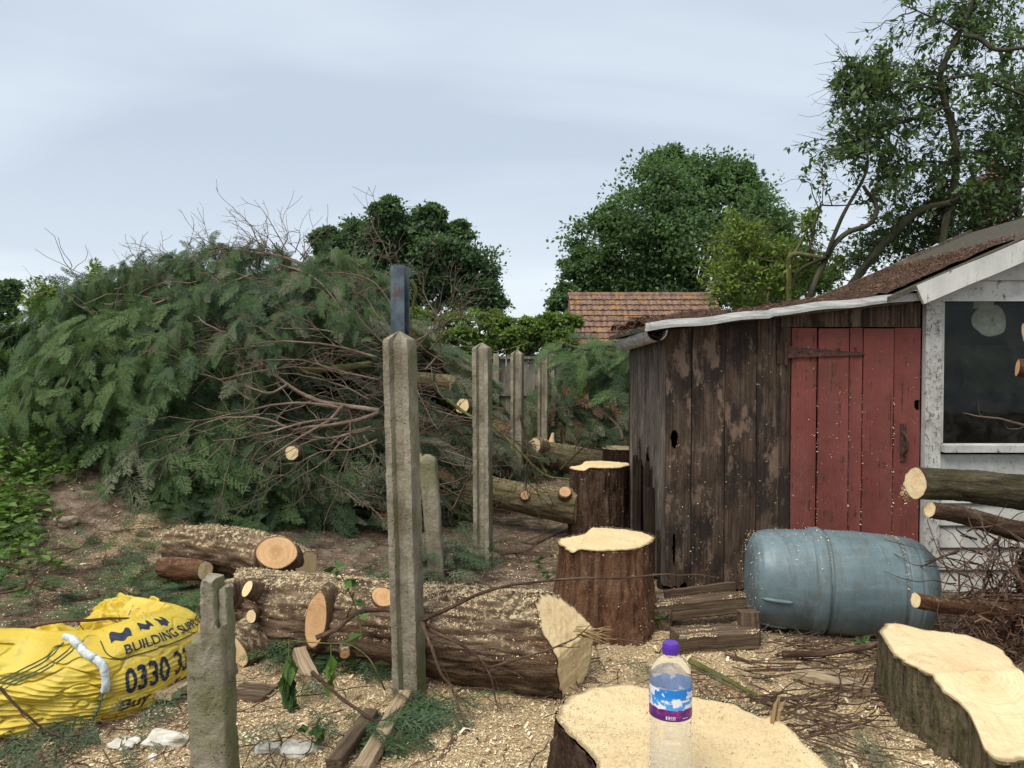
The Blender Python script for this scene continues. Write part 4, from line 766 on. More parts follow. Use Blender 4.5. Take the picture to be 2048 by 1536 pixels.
# ------------------------------------------------------------------ timbers beside the barrel
def timber(name, label, p, q, w, h, mat, cat='timber', roll=0., group=None):
    p, q = A(p, float), A(q, float); n = 40; c = p + (q - p) * np.linspace(0, 1, n)[:, None]; t_ = nrm(q - p); s_ = nrm(np.cross(t_, A([0, 0, 1.]))); u_ = np.cross(s_, t_); s_, u_ = s_ * math.cos(roll) + u_ * math.sin(roll), u_ * math.cos(roll) - s_ * math.sin(roll)
    b = min(w, h) * .08; pr = [(-w / 2 + b, -h / 2), (0, -h / 2), (w / 2 - b, -h / 2), (w / 2, -h / 2 + b), (w / 2, 0), (w / 2, h / 2 - b), (w / 2 - b, h / 2), (0, h / 2), (-w / 2 + b, h / 2), (-w / 2, h / 2 - b), (-w / 2, 0), (-w / 2, -h / 2 + b)]
    bcv = np.stack([np.stack([np.full(n, a + p[0]), np.full(n, b_), np.linspace(0, 1, n) * np.linalg.norm(q - p) + p[1]], -1) for a, b_ in pr], 1); V = np.stack([c + s_ * a + u_ * b_ for a, b_ in pr], 1); V = V + (fbm(V * 20, 3)[..., None] - .5) * .012; m_ = len(pr)
    o = MB().add(V, [grid_faces(n, m_, True)[:, ::-1], np.arange(m_)[None], (np.arange(m_)[::-1] + (n - 1) * m_)[None]], 0, bcv).build(name, M[mat]); tag(o, label, cat, group); return V
GT = 'old timbers beside the barrel'
Vt = timber('old_timber', 'upper old timber baulk tilted across the stack left of the barrel', at(1308, 1222, 4.35), at(1490, 1203, 4.45), .10, .105, 'sleeper', group=GT); dust_on(Vt, 700, .3)
Vt = timber('old_timber', 'lower old timber baulk lying on the ground left of the barrel', on(1350, 1302) + A([0, 0, .05]), on(1505, 1290) + A([0, 0, .05]), .14, .10, 'sleeper', group=GT); dust_on(Vt, 900, .3)
Vt = timber('old_timber', 'short square block propping the upper timber at the barrel end', at(1498, 1292, 4.1), at(1496, 1222, 4.12), .10, .10, 'sleeper', group=GT)
timber('old_timber', 'dark plank behind the timber stack against the shed wall', at(1330, 1195, 4.75), at(1470, 1178, 4.8), .03, .09, 'sleeper', group=GT)
timber('old_timber', 'small block under the left end of the timber stack', on(1322, 1268) + A([0, .05, .05]), on(1345, 1262) + A([0, .2, .05]), .12, .14, 'sleeper', group=GT)
# loose planks on the ground
timber('plank', 'short pale batten leaning out from under the big felled trunk', at(598, 1302, 3.72), at(636, 1392, 3.50), .065, .05, 'plank', 'plank')
timber('plank', 'pale sawdust covered batten at the foot of the tallest post', on(812, 1402) + A([0, 0, .03]), on(722, 1560) + A([0, 0, .03]), .062, .045, 'plank', 'plank')
timber('plank', 'dark grey batten left of the pale batten in the foreground', on(745, 1440) + A([0, 0, .03]), on(668, 1545) + A([0, 0, .03]), .058, .045, 'sleeper', 'plank')
timber('plank', 'flat grey plank on the ground left of the round sawn stump', on(985, 1106) + A([0, 0, .02]), on(1105, 1116) + A([0, 0, .02]), .10, .02, 'sleeper', 'plank', group='grey planks on the ground')
timber('plank', 'weathered plank running towards the dark stump behind the round sawn stump', on(1055, 1092) + A([0, 0, .02]), on(1150, 1052) + A([0, 0, .02]), .13, .02, 'sleeper', 'plank', group='grey planks on the ground')
timber('plank', 'lower weathered plank touching the round sawn stump', on(1010, 1124) + A([0, 0, .015]), on(1122, 1136) + A([0, 0, .015]), .09, .02, 'sleeper', 'plank', group='grey planks on the ground')
timber('plank', 'pale board end between the yellow bag and the broken post', on(325, 1420) + A([0, 0, .06]), on(395, 1370) + A([0, 0, .05]), .09, .03, 'plank', 'plank')
timber('plank', 'small grey board half buried in sawdust right of the broken post', on(470, 1385) + A([0, 0, .01]), on(540, 1392) + A([0, 0, .01]), .16, .02, 'sleeper', 'plank')
timber('plank', 'sawdust dusted plank behind the foreground stump and right of the mossy stick', on(1590, 1352) + A([0, 0, .02]), on(1745, 1385) + A([0, 0, .02]), .12, .03, 'plank', 'plank')

# ------------------------------------------------------------------ bottle
def bottle():
    c = at(1338, 1300, 1.73); bx, by, bz = c[0] + .004, 1.73, float(ft(c[0], 1.73)) + .004
    t = thing('plastic_bottle', 'empty clear plastic drink bottle with purple cap on the foreground stump', 'bottle', (bx, by, bz))
    k = Mat('clear_plastic', .09, .5); k.b.inputs['Transmission Weight'].default_value = 1; k.b.inputs['IOR'].default_value = 1.12; k.color((.97, .97, .97))
    d_ = k.n('ShaderNodeBsdfDiffuse', {'Color': (.86, .86, .86, 1)}); f_ = k.ramp(k.noise(k.obj(), 24, 5, .7), [(.3, .05), (.75, .24)]); mx = k.n('ShaderNodeMixShader', {0: f_, 1: k.b.outputs[0], 2: d_.outputs[0]}); k.t.links.new(mx.outputs[0], k.t.nodes['Material Output'].inputs[0])
    k.bump(k.noise(k.map(k.obj(), (1, 1, .5)), 40, 2), .12, .004)
    R0 = .0475; z = np.linspace(0, .315, 150); r = np.full(150, R0)
    r = np.where(z < .02, R0 * np.sqrt(np.clip(1 - ((.02 - z) / .028) ** 2, 0, 1)), r); r = r - .0022 * np.exp(-((z - .1) / .035) ** 2)
    for zr in (.045, .075, .105, .135): r = r - .0011 * np.exp(-((z - zr) / .0025) ** 2)
    for zr in (.158, .163, .238): r = r - .0013 * np.exp(-((z - zr) / .0018) ** 2)
    sh = np.clip((z - .242) / .055, 0, 1); r = r * np.where(z > .242, np.sqrt(np.clip(1 - sh ** 2 * .89, 0, 1)), 1); r = np.where(z > .296, .0145, np.maximum(r, .0145)); r = np.where((z > .299) & (z < .303), .0165, r)
    th = np.linspace(0, 2 * np.pi, 72, endpoint=False)
    def shell(off):
        rr = np.maximum(r - off, .002); V = np.zeros((150, 72, 3)); zig = .0016 * np.sin(3 * th)[None] * np.exp(-((z - .06) / .03) ** 2)[:, None]; V[..., 0] = (rr[:, None] + zig) * np.cos(th) + bx; V[..., 1] = (rr[:, None] + zig) * np.sin(th) + by; V[..., 2] = z[:, None] + bz; return V
    m = MB(); m.add(shell(0), [grid_faces(150, 72, True)[:, ::-1], np.arange(72)[::-1][None]]); m.build('body', k.m, t, smooth=True)
    m = MB(); kp = Mat('purple_cap', .4, .4); kp.color((.10, .03, .34)); n = 72; zc = A([.303, .305, .318, .3265, .328]); rc = A([.0182, .0188, .0186, .0172, .0150])
    V = np.zeros((5, n, 3)); tn = np.linspace(0, 2 * np.pi, n, endpoint=False); rr = rc[:, None] * (1 + np.where((np.arange(5) > 0) & (np.arange(5) < 3), .02, 0)[:, None] * np.sign(np.sin(tn * 18))[None]); V[..., 0] = rr * np.cos(tn) + bx; V[..., 1] = rr * np.sin(tn) + by; V[..., 2] = zc[:, None] + bz
    m.add(V, [grid_faces(5, n, True)[:, ::-1], (np.arange(n) + 4 * n)[None], np.arange(n)[::-1][None]]); m.build('cap', kp.m, t)
    # printed sleeve: blue sky with white clouds over a purple hill, tiny white print
    kl = Mat('label_print', .35, .4); v = kl.bc(); sx = kl.n('ShaderNodeSeparateXYZ', {0: v}); zz_ = sx.outputs[2]
    cl = kl.ramp(kl.noise(kl.map(v, (9, 9, 2.6)), 1, 3, .5), [(.52, 0.), (.56, 1.)]); blue = kl.ramp(zz_, [(.30, (.10, .42, .80)), (.8, (.02, .22, .66))]); c = kl.mix(cl, blue, (.82, .82, .84))
    hill = kl.math('ADD', .36, kl.math('MULTIPLY', kl.math('SUBTRACT', kl.noise(kl.map(v, (16, 16, 0)), 1.5, 2), .5), .18)); f = kl.math('LESS_THAN', zz_, hill); pur = kl.ramp(kl.noise(kl.map(v, (8, 8, 3)), 2, 3), [(.4, (.10, .02, .16)), (.6, (.30, .035, .22))]); c = kl.mix(f, c, pur)
    dk = kl.math('LESS_THAN', zz_, .12); c = kl.mix(kl.math('MULTIPLY', dk, .7), c, (.07, .02, .14)); kl.color(c)
    zl = np.linspace(.166, .236, 20); a = np.linspace(0, 2 * np.pi, 90, endpoint=False); V = np.zeros((20, 90, 3)); V[..., 0] = (R0 + .0006) * np.cos(a) + bx; V[..., 1] = (R0 + .0006) * np.sin(a) + by; V[..., 2] = zl[:, None] + bz
    bc = np.stack([np.cos(a)[None] * .2 + 0 * zl[:, None], np.sin(a)[None] * .2 + 0 * zl[:, None], (zl[:, None] - .166) / .07 + 0 * a[None]], -1)
    MB().add(V, grid_faces(20, 90, True)[:, ::-1], 0, bc).build('label_sleeve', kl.m, t, smooth=True)
    w = Mat('white_print', .5); w.color((.75, .74, .8)); m = MB()
    def patch(a0, a1, z0, z1):
        aa = np.linspace(a0, a1, 8); V = np.stack([np.column_stack([(R0 + .0012) * np.cos(aa) + bx, (R0 + .0012) * np.sin(aa) + by, np.full(8, bz + q)]) for q in (z0, z1)]); m.add(V, grid_faces(2, 8)[:, ::-1])
    for a0, a1, z0, z1 in ((-1.98, -1.93, .1705, .1775), (-1.93, -1.55, .1765, .1775), (-1.93, -1.55, .1705, .1712), (-1.57, -1.55, .1712, .1765), (-1.88, -1.78, .1725, .1752), (-1.74, -1.70, .1725, .1752), (-1.66, -1.60, .1725, .1752), (-1.2, -.9, .1722, .1734), (-1.0, -.55, .214, .2215), (-.85, -.5, .2225, .2275), (-1.25, -.75, .2075, .2125)): patch(a0, a1, z0, z1)
    m.build('print', w.m, t)
bottle()

# ------------------------------------------------------------------ yellow bulk bag
def bag():
    O = A([on(x, y)[:2] for x, y in ((-330, 1500), (0, 1481), (150, 1463), (260, 1432), (340, 1398), (402, 1352), (398, 1332), (350, 1322), (230, 1318), (50, 1324), (-260, 1350), (-430, 1410))])
    NS = 420; C = closed(O, NS); seg = np.linalg.norm(np.roll(C, -1, 0) - C, axis=1); S = np.concatenate([[0], np.cumsum(seg)[:-1]]); TOT = seg.sum(); cen = C.mean(0)
    T = nrm(np.roll(C, -1, 0) - np.roll(C, 1, 0)); out = np.stack([T[:, 1], -T[:, 0]], -1)
    t = thing('bulk_bag', 'slumped yellow builders bulk bag with dark printed lettering at the left edge', 'bag', (cen[0], cen[1], 0))
    zi = A([0, .03, .08, .15, .22, .27, .305, .33, .345]); ins = A([-.005, -.02, -.032, -.035, -.018, .01, .045, .085, .14])
    px_ = CX + F * C[:, 0] / C[:, 1]; front = np.arange(NS)
    fr = [i for i in range(NS) if C[i, 1] < 3.72 and -200 < px_[i] < 395 and S[i] < TOT * .5]
    def s_at(px): i = min(fr, key=lambda q: abs(px_[q] - px)); return S[i]
    ST0, ST1 = s_at(238), s_at(368)
    def surf(s, z, off=0.):
        s = np.asarray(s, float) % TOT; z = np.asarray(z, float); g = lambda a: np.interp(s, np.append(S, TOT), np.append(a, a[0]))
        c = np.stack([g(C[:, 0]), g(C[:, 1])], -1); o = nrm(np.stack([g(out[:, 0]), g(out[:, 1])], -1)); i_ = np.interp(z, zi, ins)
        w = vn(np.stack([s * 2.2, z * 5, 0 * s + 1], -1)); txt = 1 / (1 + np.exp(-(s - ST0 + .03) * 50)) * (s < TOT * .45)
        pl_ = 1 - 2 * np.abs(np.sin((z * 1.0 + .10 * (s - ST0) * (s < ST0) * .6 + .11 * w) * np.pi / .021)) ** .7 + np.sin((z + .05 * s + .05 * w) * 2 * np.pi / .047) * .4
        low = np.clip((.27 - z) / .12, 0, 1) * (1 - .75 * txt) * (.25 + 1.3 * vn(np.stack([s * 3.1 + z * 9, z * 14, 0 * s + 11], -1)))
        big = (fbm(np.stack([s * 3.2 - z * 4, z * 9, 0 * s + 3], -1), 3) - .5) * .05 * (1 - .5 * txt)
        crease = np.abs(fbm(np.stack([s * 5 - z * 7, z * 12 + s * 2, 0 * s + 8], -1), 2) - .5) * .10 * (1 - .75 * txt) + np.clip(.06 - np.abs(fbm(np.stack([s * 7 - z * 13, z * 17 + s * 5, 0 * s + 5], -1), 2) - .5), 0, 1) * .28 * (1 - .6 * txt)
        d = pl_ * .0065 * low + big - crease + off
        p = c - o * i_[..., None] + o * d[..., None]
        zz = z * (1 + .16 * (vn(np.stack([s * 2.5, 0 * s, 0 * s + 6], -1)) - .5) * np.clip(z / .3, 0, 1)) * (1 - .10 * txt) * np.clip(1.12 - (c[..., 1] - 3.05) * .9 * (1 - txt), .45, 1.12)
        return np.concatenate([p, zz[..., None]], -1), o
    ns, nz_ = 900, 150; s = np.linspace(0, TOT, ns, endpoint=False); zs = np.concatenate([np.linspace(0, .345, nz_)])
    G = np.stack([surf(s, np.full(ns, z))[0] for z in zs]); rim = G[-1]; inner = []
    for q in np.linspace(.02, 1, 60):
        p = rim[:, :2] + (cen - rim[:, :2]) * q; z = rim[:, 2] * (1 - min(q * 2.2, 1)) + (.20 + .0 * p[:, 0]) * min(q * 2.2, 1); z = z + (fbm(np.stack([p[:, 0] * 6, p[:, 1] * 6, 0 * z + 2], -1), 4) - .5) * .12 * min(q * 5, 1); z += -np.abs(fbm(np.stack([p[:, 0] * 9, p[:, 1] * 9, 0 * z + 5], -1), 2) - .5) * .1 * min(q * 5, 1) + .02; inner.append(np.column_stack([p, z]))
    V = np.concatenate([G, A(inner)]); m = MB().add(V, grid_faces(len(V), ns, True)[:, ::-1])
    k = Mat('yellow_woven_plastic', .42, .45); v = k.obj()
    c = k.ramp(k.noise(v, 3.5, 5, .6), [(.35, (.60, .42, .03)), (.65, (.73, .57, .085))]); c = k.mix(k.math('MULTIPLY', k.ramp(k.noise(v, 7, 6, .72), [(.50, 0.), (.68, 1.)]), .6), c, (.27, .18, .07))
    k.color(c).bump(k.math('ADD', k.noise(k.map(v, (1, 1, 1)), 320, 2), k.math('MULTIPLY', k.noise(v, 24, 5, .6, .8), 2.2)), .35, .006)
    m.build('sack', k.m, t, smooth=True)
    navy = Mat('navy_print', .55, .3); navy.color(navy.ramp(navy.noise(navy.obj(), 60, 4, .7), [(.3, (.012, .017, .045)), (.75, (.03, .04, .075))])); dark = Mat('dark_print', .6); dark.color((.05, .03, .012))
    def text(body, s0, s1, z0, z1, mat, nm, slope=0., shear=0., bold=.02):
        cu = bpy.data.curves.new(nm, 'FONT'); cu.body = body; cu.offset = bold; cu.shear = shear; cu.fill_mode = 'FRONT'; cu.resolution_u = 4; ob = bpy.data.objects.new(nm, cu); COL.objects.link(ob)
        dg = bpy.context.evaluated_depsgraph_get(); me = bpy.data.meshes.new_from_object(ob.evaluated_get(dg)); bm = bmesh.new(); bm.from_mesh(me); bmesh.ops.triangulate(bm, faces=bm.faces[:]); bmesh.ops.subdivide_edges(bm, edges=bm.edges[:], cuts=2, use_grid_fill=True); bmesh.ops.triangulate(bm, faces=bm.faces[:])
        P = A([v_.co[:] for v_ in bm.verts]); Fc = A([[v_.index for v_ in f.verts] for f in bm.faces]); bm.free(); bpy.data.objects.remove(ob); bpy.data.curves.remove(cu); bpy.data.meshes.remove(me)
        u = (P[:, 0] - P[:, 0].min()) / np.ptp(P[:, 0]); h = P[:, 1] / .70; V, _ = surf(s0 + (s1 - s0) * u, z0 + (z1 - z0) * h + slope * u, .004); return MB().add(V, Fc).build(nm, mat, t)
    text('0330 333', ST0, ST1 + .02, .110, .208, navy.m, 'phone_number', -.002); text('BUILDING SUPPLIES', ST0 + .02, ST0 + (ST1 - ST0) * 1.62, .262, .296, navy.m, 'lettering', 0., 0., .01); text('Buy online', s_at(222), ST1 + .0, .048, .088, dark.m, 'lettering', .0, .25)
    def line(pts, r, mat, nm, off=.004, n=60, seg_=5):
        q = catmull(A(pts), n); V, _ = surf(q[:, 0], q[:, 1], off); MB().tube(V, r, seg_).build(nm, mat, t, smooth=True)
    line([(ST0, .246), ((ST0 + ST1) / 2, .244), (ST1 + .08, .242)], .0022, navy.m, 'printed_line', .003); line([(ST0, .247), (ST0 - .05, .285), (ST0 - .055, .325)], .0022, navy.m, 'printed_line', .003)
    def blob(s0, s1, z0, z1, nm):
        u, w = np.meshgrid(np.linspace(0, 1, 24), np.linspace(0, 1, 8), indexing='ij'); V, _ = surf(s0 + (s1 - s0) * u + .01 * w, z0 + (z1 - z0) * w + .004 * np.sin(u * 9), .004); MB().add(V, grid_faces(24, 8)).build(nm, navy.m, t)
    blob(ST0 - .02, ST0 + .07, .312, .334, 'logo_block'); blob(ST0 + .12, ST0 + .20, .318, .335, 'logo_block'); blob(ST0 + .24, ST0 + .3, .312, .334, 'logo_block')
    th_ = Mat('green_thread', .8); th_.color((.06, .12, .09)); sA = s_at(-40)
    for dz in (0, .012): line([(sA, .16 + dz), (s_at(60), .235 + dz), (s_at(130), .30 + dz), (s_at(150), .335)], .0022, th_.m, 'seam'); line([(s_at(-20), .20 + dz), (s_at(70), .275 + dz), (s_at(110), .33)], .0022, th_.m, 'seam')
    wh = Mat('white_webbing', .85); vv = wh.obj(); wh.color(wh.ramp(wh.noise(vv, 60, 4, .7), [(.35, (.38, .46, .50)), (.6, (.72, .74, .72))])).bump(wh.noise(vv, 240, 2), .6, .004)
    q = catmull(A([(s_at(112), .343), (s_at(135), .335), (s_at(165), .30), (s_at(192), .265), (s_at(200), .22), (s_at(197), .145)]), 50); V, o = surf(q[:, 0], q[:, 1], .016); m = MB(); m.tube(V, .017, 12, rn=.3); m.build('lifting_loop', wh.m, t, smooth=True)
    line([(s_at(196), .15), (s_at(186), .09), (s_at(176), .05), (s_at(166), .01)], .005, th_.m, 'cord', .008)
    def sheet(c, u, w, nm, lab, amp=.05, seed=0.):
        n = 46; a, b = np.meshgrid(np.linspace(-1, 1, n), np.linspace(-1, 1, n), indexing='ij'); edge = 1 - .25 * fbm(np.stack([a * 1.5 + seed, b * 1.5, 0 * a], -1), 2); nn = nrm(np.cross(u, w)); P = A(c) + (a * edge)[..., None] * A(u) + (b * edge)[..., None] * A(w)
        P = P + nn * (amp * (1 - np.abs(fbm(np.stack([a * 1.9 + seed, b * 1.9 + a, 0 * a + seed], -1), 3) - .5) * 4) - amp * 1.1 * (a ** 2))[..., None]; me = MB().add(P, grid_faces(n, n)).build(nm, k.m, t, smooth=True); sm = me.modifiers.new('thick', 'SOLIDIFY'); sm.thickness = .003; me['label'] = lab
    sheet(at(205, 1268, 3.6), A([.17, .02, -.01]), A([.02, .09, .05]), 'flap', 'crumpled orange yellow flap folded into the bag', .05, 2.); sheet(at(238, 1226, 3.95), A([.21, -.02, .03]), A([.0, .10, .05]), 'flap', 'pale yellow flap raised at the back of the bag', .06, 5.); sheet(at(90, 1285, 3.6), A([.22, .05, .0]), A([-.02, .1, .03]), 'flap', 'folded yellow flap at the back left of the bag', .05, 9.)
    N_ = 2600; i = rng.integers(8, 60, N_) + nz_; j = rng.integers(0, ns, N_); p = V_ = None; P = np.concatenate([G, A(inner)])[i, j]; w = n2(P[:, 0], P[:, 1], 5, 2, 1.) > .5; P = P[w]; chips_into(CHIP, P + A([0, 0, .006]), A([0, 0, 1.]), .006, .03, wr=.3, tilt=.8)
bag()

# ------------------------------------------------------------------ brush heap of felled conifer
LOBES = [(-5.5, 7.7, .7, 1.4, 1.4, .82), (-4.45, 8.6, 1.0, 1.15, 1.5, 1.40), (-3.55, 8.7, 1.1, 1.2, 1.5, 1.5), (-2.75, 8.7, 1.1, 1.2, 1.5, 1.55), (-1.95, 8.9, 1.0, 1.1, 1.4, 1.55), (-1.2, 8.8, .7, .95, 1.2, 1.25),
         (-2.75, 7.0, .45, 1.15, .95, .85), (-3.6, 7.3, .75, .9, .9, .95), (-1.6, 7.2, .35, 1.0, .8, .75), (-.75, 8.3, .4, .8, .9, .75), (-4.75, 7.3, .7, 1.0, .95, .80)]
LB = A(LOBES)
def sample_lobes(N_, lobes, shell=(.86, 1.06), zmin=-.1):
    lb = A(lobes); w = (lb[:, 3] * lb[:, 5]); i = rng.choice(len(lb), N_, p=w / w.sum()); d = unit(N_); d[:, 2] = np.abs(d[:, 2]) * np.where(rng.random(N_) < .25, -.5, 1); flip = (d[:, 1] > 0) & (rng.random(N_) < .75) & (d[:, 2] < .75); d[flip, 1] *= -1
    P = lb[i, :3] + d * lb[i, 3:] * U(shell[0], shell[1], (N_, 1)); n = nrm(d / lb[i, 3:])
    q = (((P[:, None] - lb[None, :, :3]) / (lb[None, :, 3:] * .84)) ** 2).sum(-1); q[np.arange(N_), i] = 9
    ok = (q.min(1) > 1) & (P[:, 2] > gh(P[:, 0], P[:, 1]) + zmin); return P[ok], n[ok]
def flow(P, n):
    out = np.column_stack([n[:, 0], n[:, 1], np.zeros(len(P))]); a = (fbm(P * .9 + 4, 2) - .5) * 5; side = np.column_stack([np.cos(a), -.3 + 0 * a, .0 * a]) * .7
    bias = np.where(P[:, :1] < -3.4, -.55, .15) * A([1., 0, 0]); return nrm(out * .7 + side + bias + A([0, 0, -.55]) + rng.normal(size=P.shape) * .28)
heap = MB()
for l in LOBES:
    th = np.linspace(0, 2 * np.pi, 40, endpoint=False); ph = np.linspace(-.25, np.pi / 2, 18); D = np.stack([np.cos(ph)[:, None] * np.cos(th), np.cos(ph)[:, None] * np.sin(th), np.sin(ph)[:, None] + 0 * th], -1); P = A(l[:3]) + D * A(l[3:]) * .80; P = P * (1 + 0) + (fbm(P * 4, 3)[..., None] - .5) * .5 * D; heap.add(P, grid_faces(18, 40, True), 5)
def matpick(P):
    r = vn(P * 1.3 + 3) + rng.normal(size=len(P)) * .16; x = P[:, 0]; left = np.clip((-3.3 - x) / .9, 0, 1); low = np.clip((1.1 - P[:, 2]) / .5, 0, 1) * (x < -1.5)
    m = np.where(r < .52, 0, np.where(r < .90, 1, 3)); m = np.where(rng.random(len(P)) < .62 * left + .05, np.where(r > .45, 2, 1), m); m = np.where((rng.random(len(P)) < .35 * low) & (m == 0), 1, m); right = np.clip((x + 1.9) / .8, 0, 1); m = np.where((rng.random(len(P)) < .5 * right) & (m < 3), 3, m); return np.where(rng.random(len(P)) < .004 + .05 * right, 4, m)
P, n = sample_lobes(17000, LOBES); keep = (rng.random(len(P)) < np.where(P[:, 0] > -1.5, .5, 1.)) & (vn(P * 2.1 + 7) + rng.normal(size=len(P)) * .1 > .34); P, n = P[keep], n[keep]; fronds_into(heap, P, flow(P, n), n + rng.normal(size=P.shape) * .35, U(.20, .46, len(P)), .3, matpick(P))
CONM = [M['con_dark'], M['con_mid'], M['con_light'], M['con_grey'], M['con_dead']]
k = Mat('heap_inside', .95, .05); k.color(k.ramp(k.noise(k.obj(), 16, 5, .7), [(.38, (.012, .016, .010)), (.6, (.035, .036, .02))])).bump(k.noise(k.obj(), 30, 5, .8), 1., .1)  # near-black solid core: shade between the sprays put into its colour
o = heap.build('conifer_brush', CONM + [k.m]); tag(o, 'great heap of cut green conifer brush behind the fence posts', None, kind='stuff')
# single boughs that stand out of the heap: a stem with hanging sprays on both sides
def bough(label, pts, Y, grp, mats, L=(.12, .30), dens=58, r=.010, hang=.75):
    path = catmull(pl(pts, Y), 26); t = thing('conifer_bough', label, 'branch', path[0], grp); m = MB(); m.tube(path, np.linspace(r, r * .25, 26), 6, rn=.2); m.build('stem', M['branch'], t, smooth=True); m = MB(); Tn = nrm(np.gradient(path, axis=0))
    i = np.sort(rng.integers(3, 26, dens)); sd_ = np.where(rng.random(dens) < .5, -1, 1)[:, None]; sv = nrm(np.cross(Tn[i], A([0, 0, 1.]))) * sd_; D = Tn[i] * .75 + sv * U(.2, .9, (dens, 1)) + A([0, 0, -hang]) * U(.1, 1.4, (dens, 1)) + rng.normal(size=(dens, 3)) * .38; fronds_into(m, path[i] + rng.normal(size=(dens, 3)) * .05, D, np.tile(A([0, -.75, .5]), (dens, 1)) + rng.normal(size=(dens, 3)) * .35, U(L[0], L[1], dens) * (1.15 - .4 * i / 26), .35, rng.choice(mats, dens)); m.build('foliage', CONM, t)
CREST = [[(250, 600), (200, 565), (150, 570), (110, 600)], [(340, 580), (290, 540), (240, 540), (200, 570)], [(430, 570), (380, 525), (320, 520), (270, 545)], [(520, 560), (470, 505), (410, 500), (360, 530)], [(600, 560), (560, 510), (500, 498), (450, 515)], [(640, 580), (640, 525), (690, 515), (740, 545)], [(700, 600), (720, 555), (770, 560), (800, 600)], [(560, 600), (600, 545), (650, 540), (690, 570)], [(220, 640), (170, 610), (120, 628), (80, 690)], [(480, 600), (450, 555), (400, 548), (360, 570)]]
for q, p_ in enumerate(sorted(CREST, key=lambda x: x[-1][0])): bough(['first', 'second', 'third', 'fourth', 'fifth', 'sixth', 'seventh', 'eighth', 'ninth', 'tenth'][q] + ' from the left of the conifer boughs arching along the heap crest', p_, (7.5, 6.9), 'boughs along the heap crest', (0, 1, 1, 3) if p_[0][0] > 350 else (1, 2, 0))
SWEEP = [[(330, 600), (240, 640), (160, 720), (110, 820)], [(420, 640), (330, 680), (250, 740), (200, 820)], [(260, 620), (160, 660), (80, 740), (30, 830)], [(480, 700), (400, 730), (330, 780), (280, 840)], [(540, 760), (450, 800), (380, 850), (330, 910)], [(600, 860), (500, 880), (400, 920), (320, 960)], [(620, 920), (540, 950), (450, 980), (380, 1010)], [(200, 650), (110, 700), (40, 780), (0, 870)], [(560, 700), (470, 690), (390, 710), (330, 760)], [(690, 960), (620, 985), (560, 1010), (500, 1035)]]
for q, p_ in enumerate(sorted(SWEEP, key=lambda x: x[-1][1])): bough(['topmost', 'second', 'third', 'fourth', 'fifth', 'sixth', 'seventh', 'eighth', 'ninth', 'lowest'][q] + ' tip among the conifer boughs sweeping down the heap front to the left', p_, (6.7, 6.0), 'boughs sweeping down the heap front', (2, 1, 2, 1) if p_[0][0] < 430 and p_[0][1] < 720 else (1, 0, 1), dens=85, L=(.13, .32), hang=.45)
TOP = [[(620, 560), (560, 580), (500, 620), (450, 680)], [(700, 580), (640, 600), (580, 640), (540, 700)], [(500, 550), (430, 580), (370, 630), (330, 690)], [(560, 530), (620, 550), (670, 600), (700, 660)], [(420, 550), (470, 590), (500, 640), (520, 690)], [(660, 640), (600, 680), (540, 720), (490, 770)], [(690, 860), (620, 890), (550, 900), (480, 925)], [(400, 800), (340, 830), (290, 880), (250, 940)]]
for q, p_ in enumerate(sorted(TOP, key=lambda x: x[-1][1])): bough(['topmost', 'second', 'third', 'fourth', 'fifth', 'sixth', 'seventh', 'lowest'][q] + ' tip among the grey green conifer sprays hanging over the middle of the heap', p_, (6.9, 6.1), 'grey green sprays over the middle of the heap', (0, 1, 0, 1, 3), dens=80, L=(.12, .30), hang=.5)
# conifer sprays lying on the ground
low = MB()
for (px, py, z_, nn_, sx_, sy_, mm) in ((240, 1160, .05, 60, .5, .25, (0, 1)), (120, 1215, .05, 36, .5, .3, (0, 1)), (330, 1210, .05, 140, .35, .3, (1, 0)), (470, 1290, .04, 70, .2, .2, (0, 1)), (880, 1150, .10, 110, .14, .2, (0, 3)), (690, 1060, .1, 170, .35, .3, (0, 1)), (560, 1045, .12, 120, .5, .2, (1, 2)), (930, 1050, .05, 50, .3, .3, (0, 3)), (870, 1432, .03, 26, .08, .08, (1, 0)), (760, 1470, .03, 22, .06, .1, (1, 0)), (700, 1330, .03, 60, .25, .15, (0, 1)), (60, 1500, .03, 60, .4, .2, (3, 0)), (420, 1110, .1, 70, .3, .2, (0, 1)), (800, 1180, .06, 60, .15, .2, (1, 3)), (290, 985, .0, 30, .2, .15, (1, 2)), (370, 1010, .0, 50, .25, .15, (1, 2)), (1480, 1440, .03, 30, .3, .3, (3, 4))):
    c = on(px, py, 0.); x = c[0] + rng.normal(size=nn_) * sx_; y = c[1] + rng.normal(size=nn_) * sy_; P = np.column_stack([x, y, gh(x, y) + z_ * rng.random(nn_) * 2.2 + .01]); a = U(0, 6.28, nn_); D = np.column_stack([np.cos(a), np.sin(a) - .4, U(-.25, .25, nn_)])
    fronds_into(low, P, D, np.tile(A([0, -.25, 1.]), (nn_, 1)) + rng.normal(size=(nn_, 3)) * .3, U(.12, .32, nn_), .15, rng.choice(mm, nn_), small=True)
o = low.build('conifer_sprig', CONM); tag(o, 'scattered green conifer sprigs lying over the ground', None, kind='stuff')
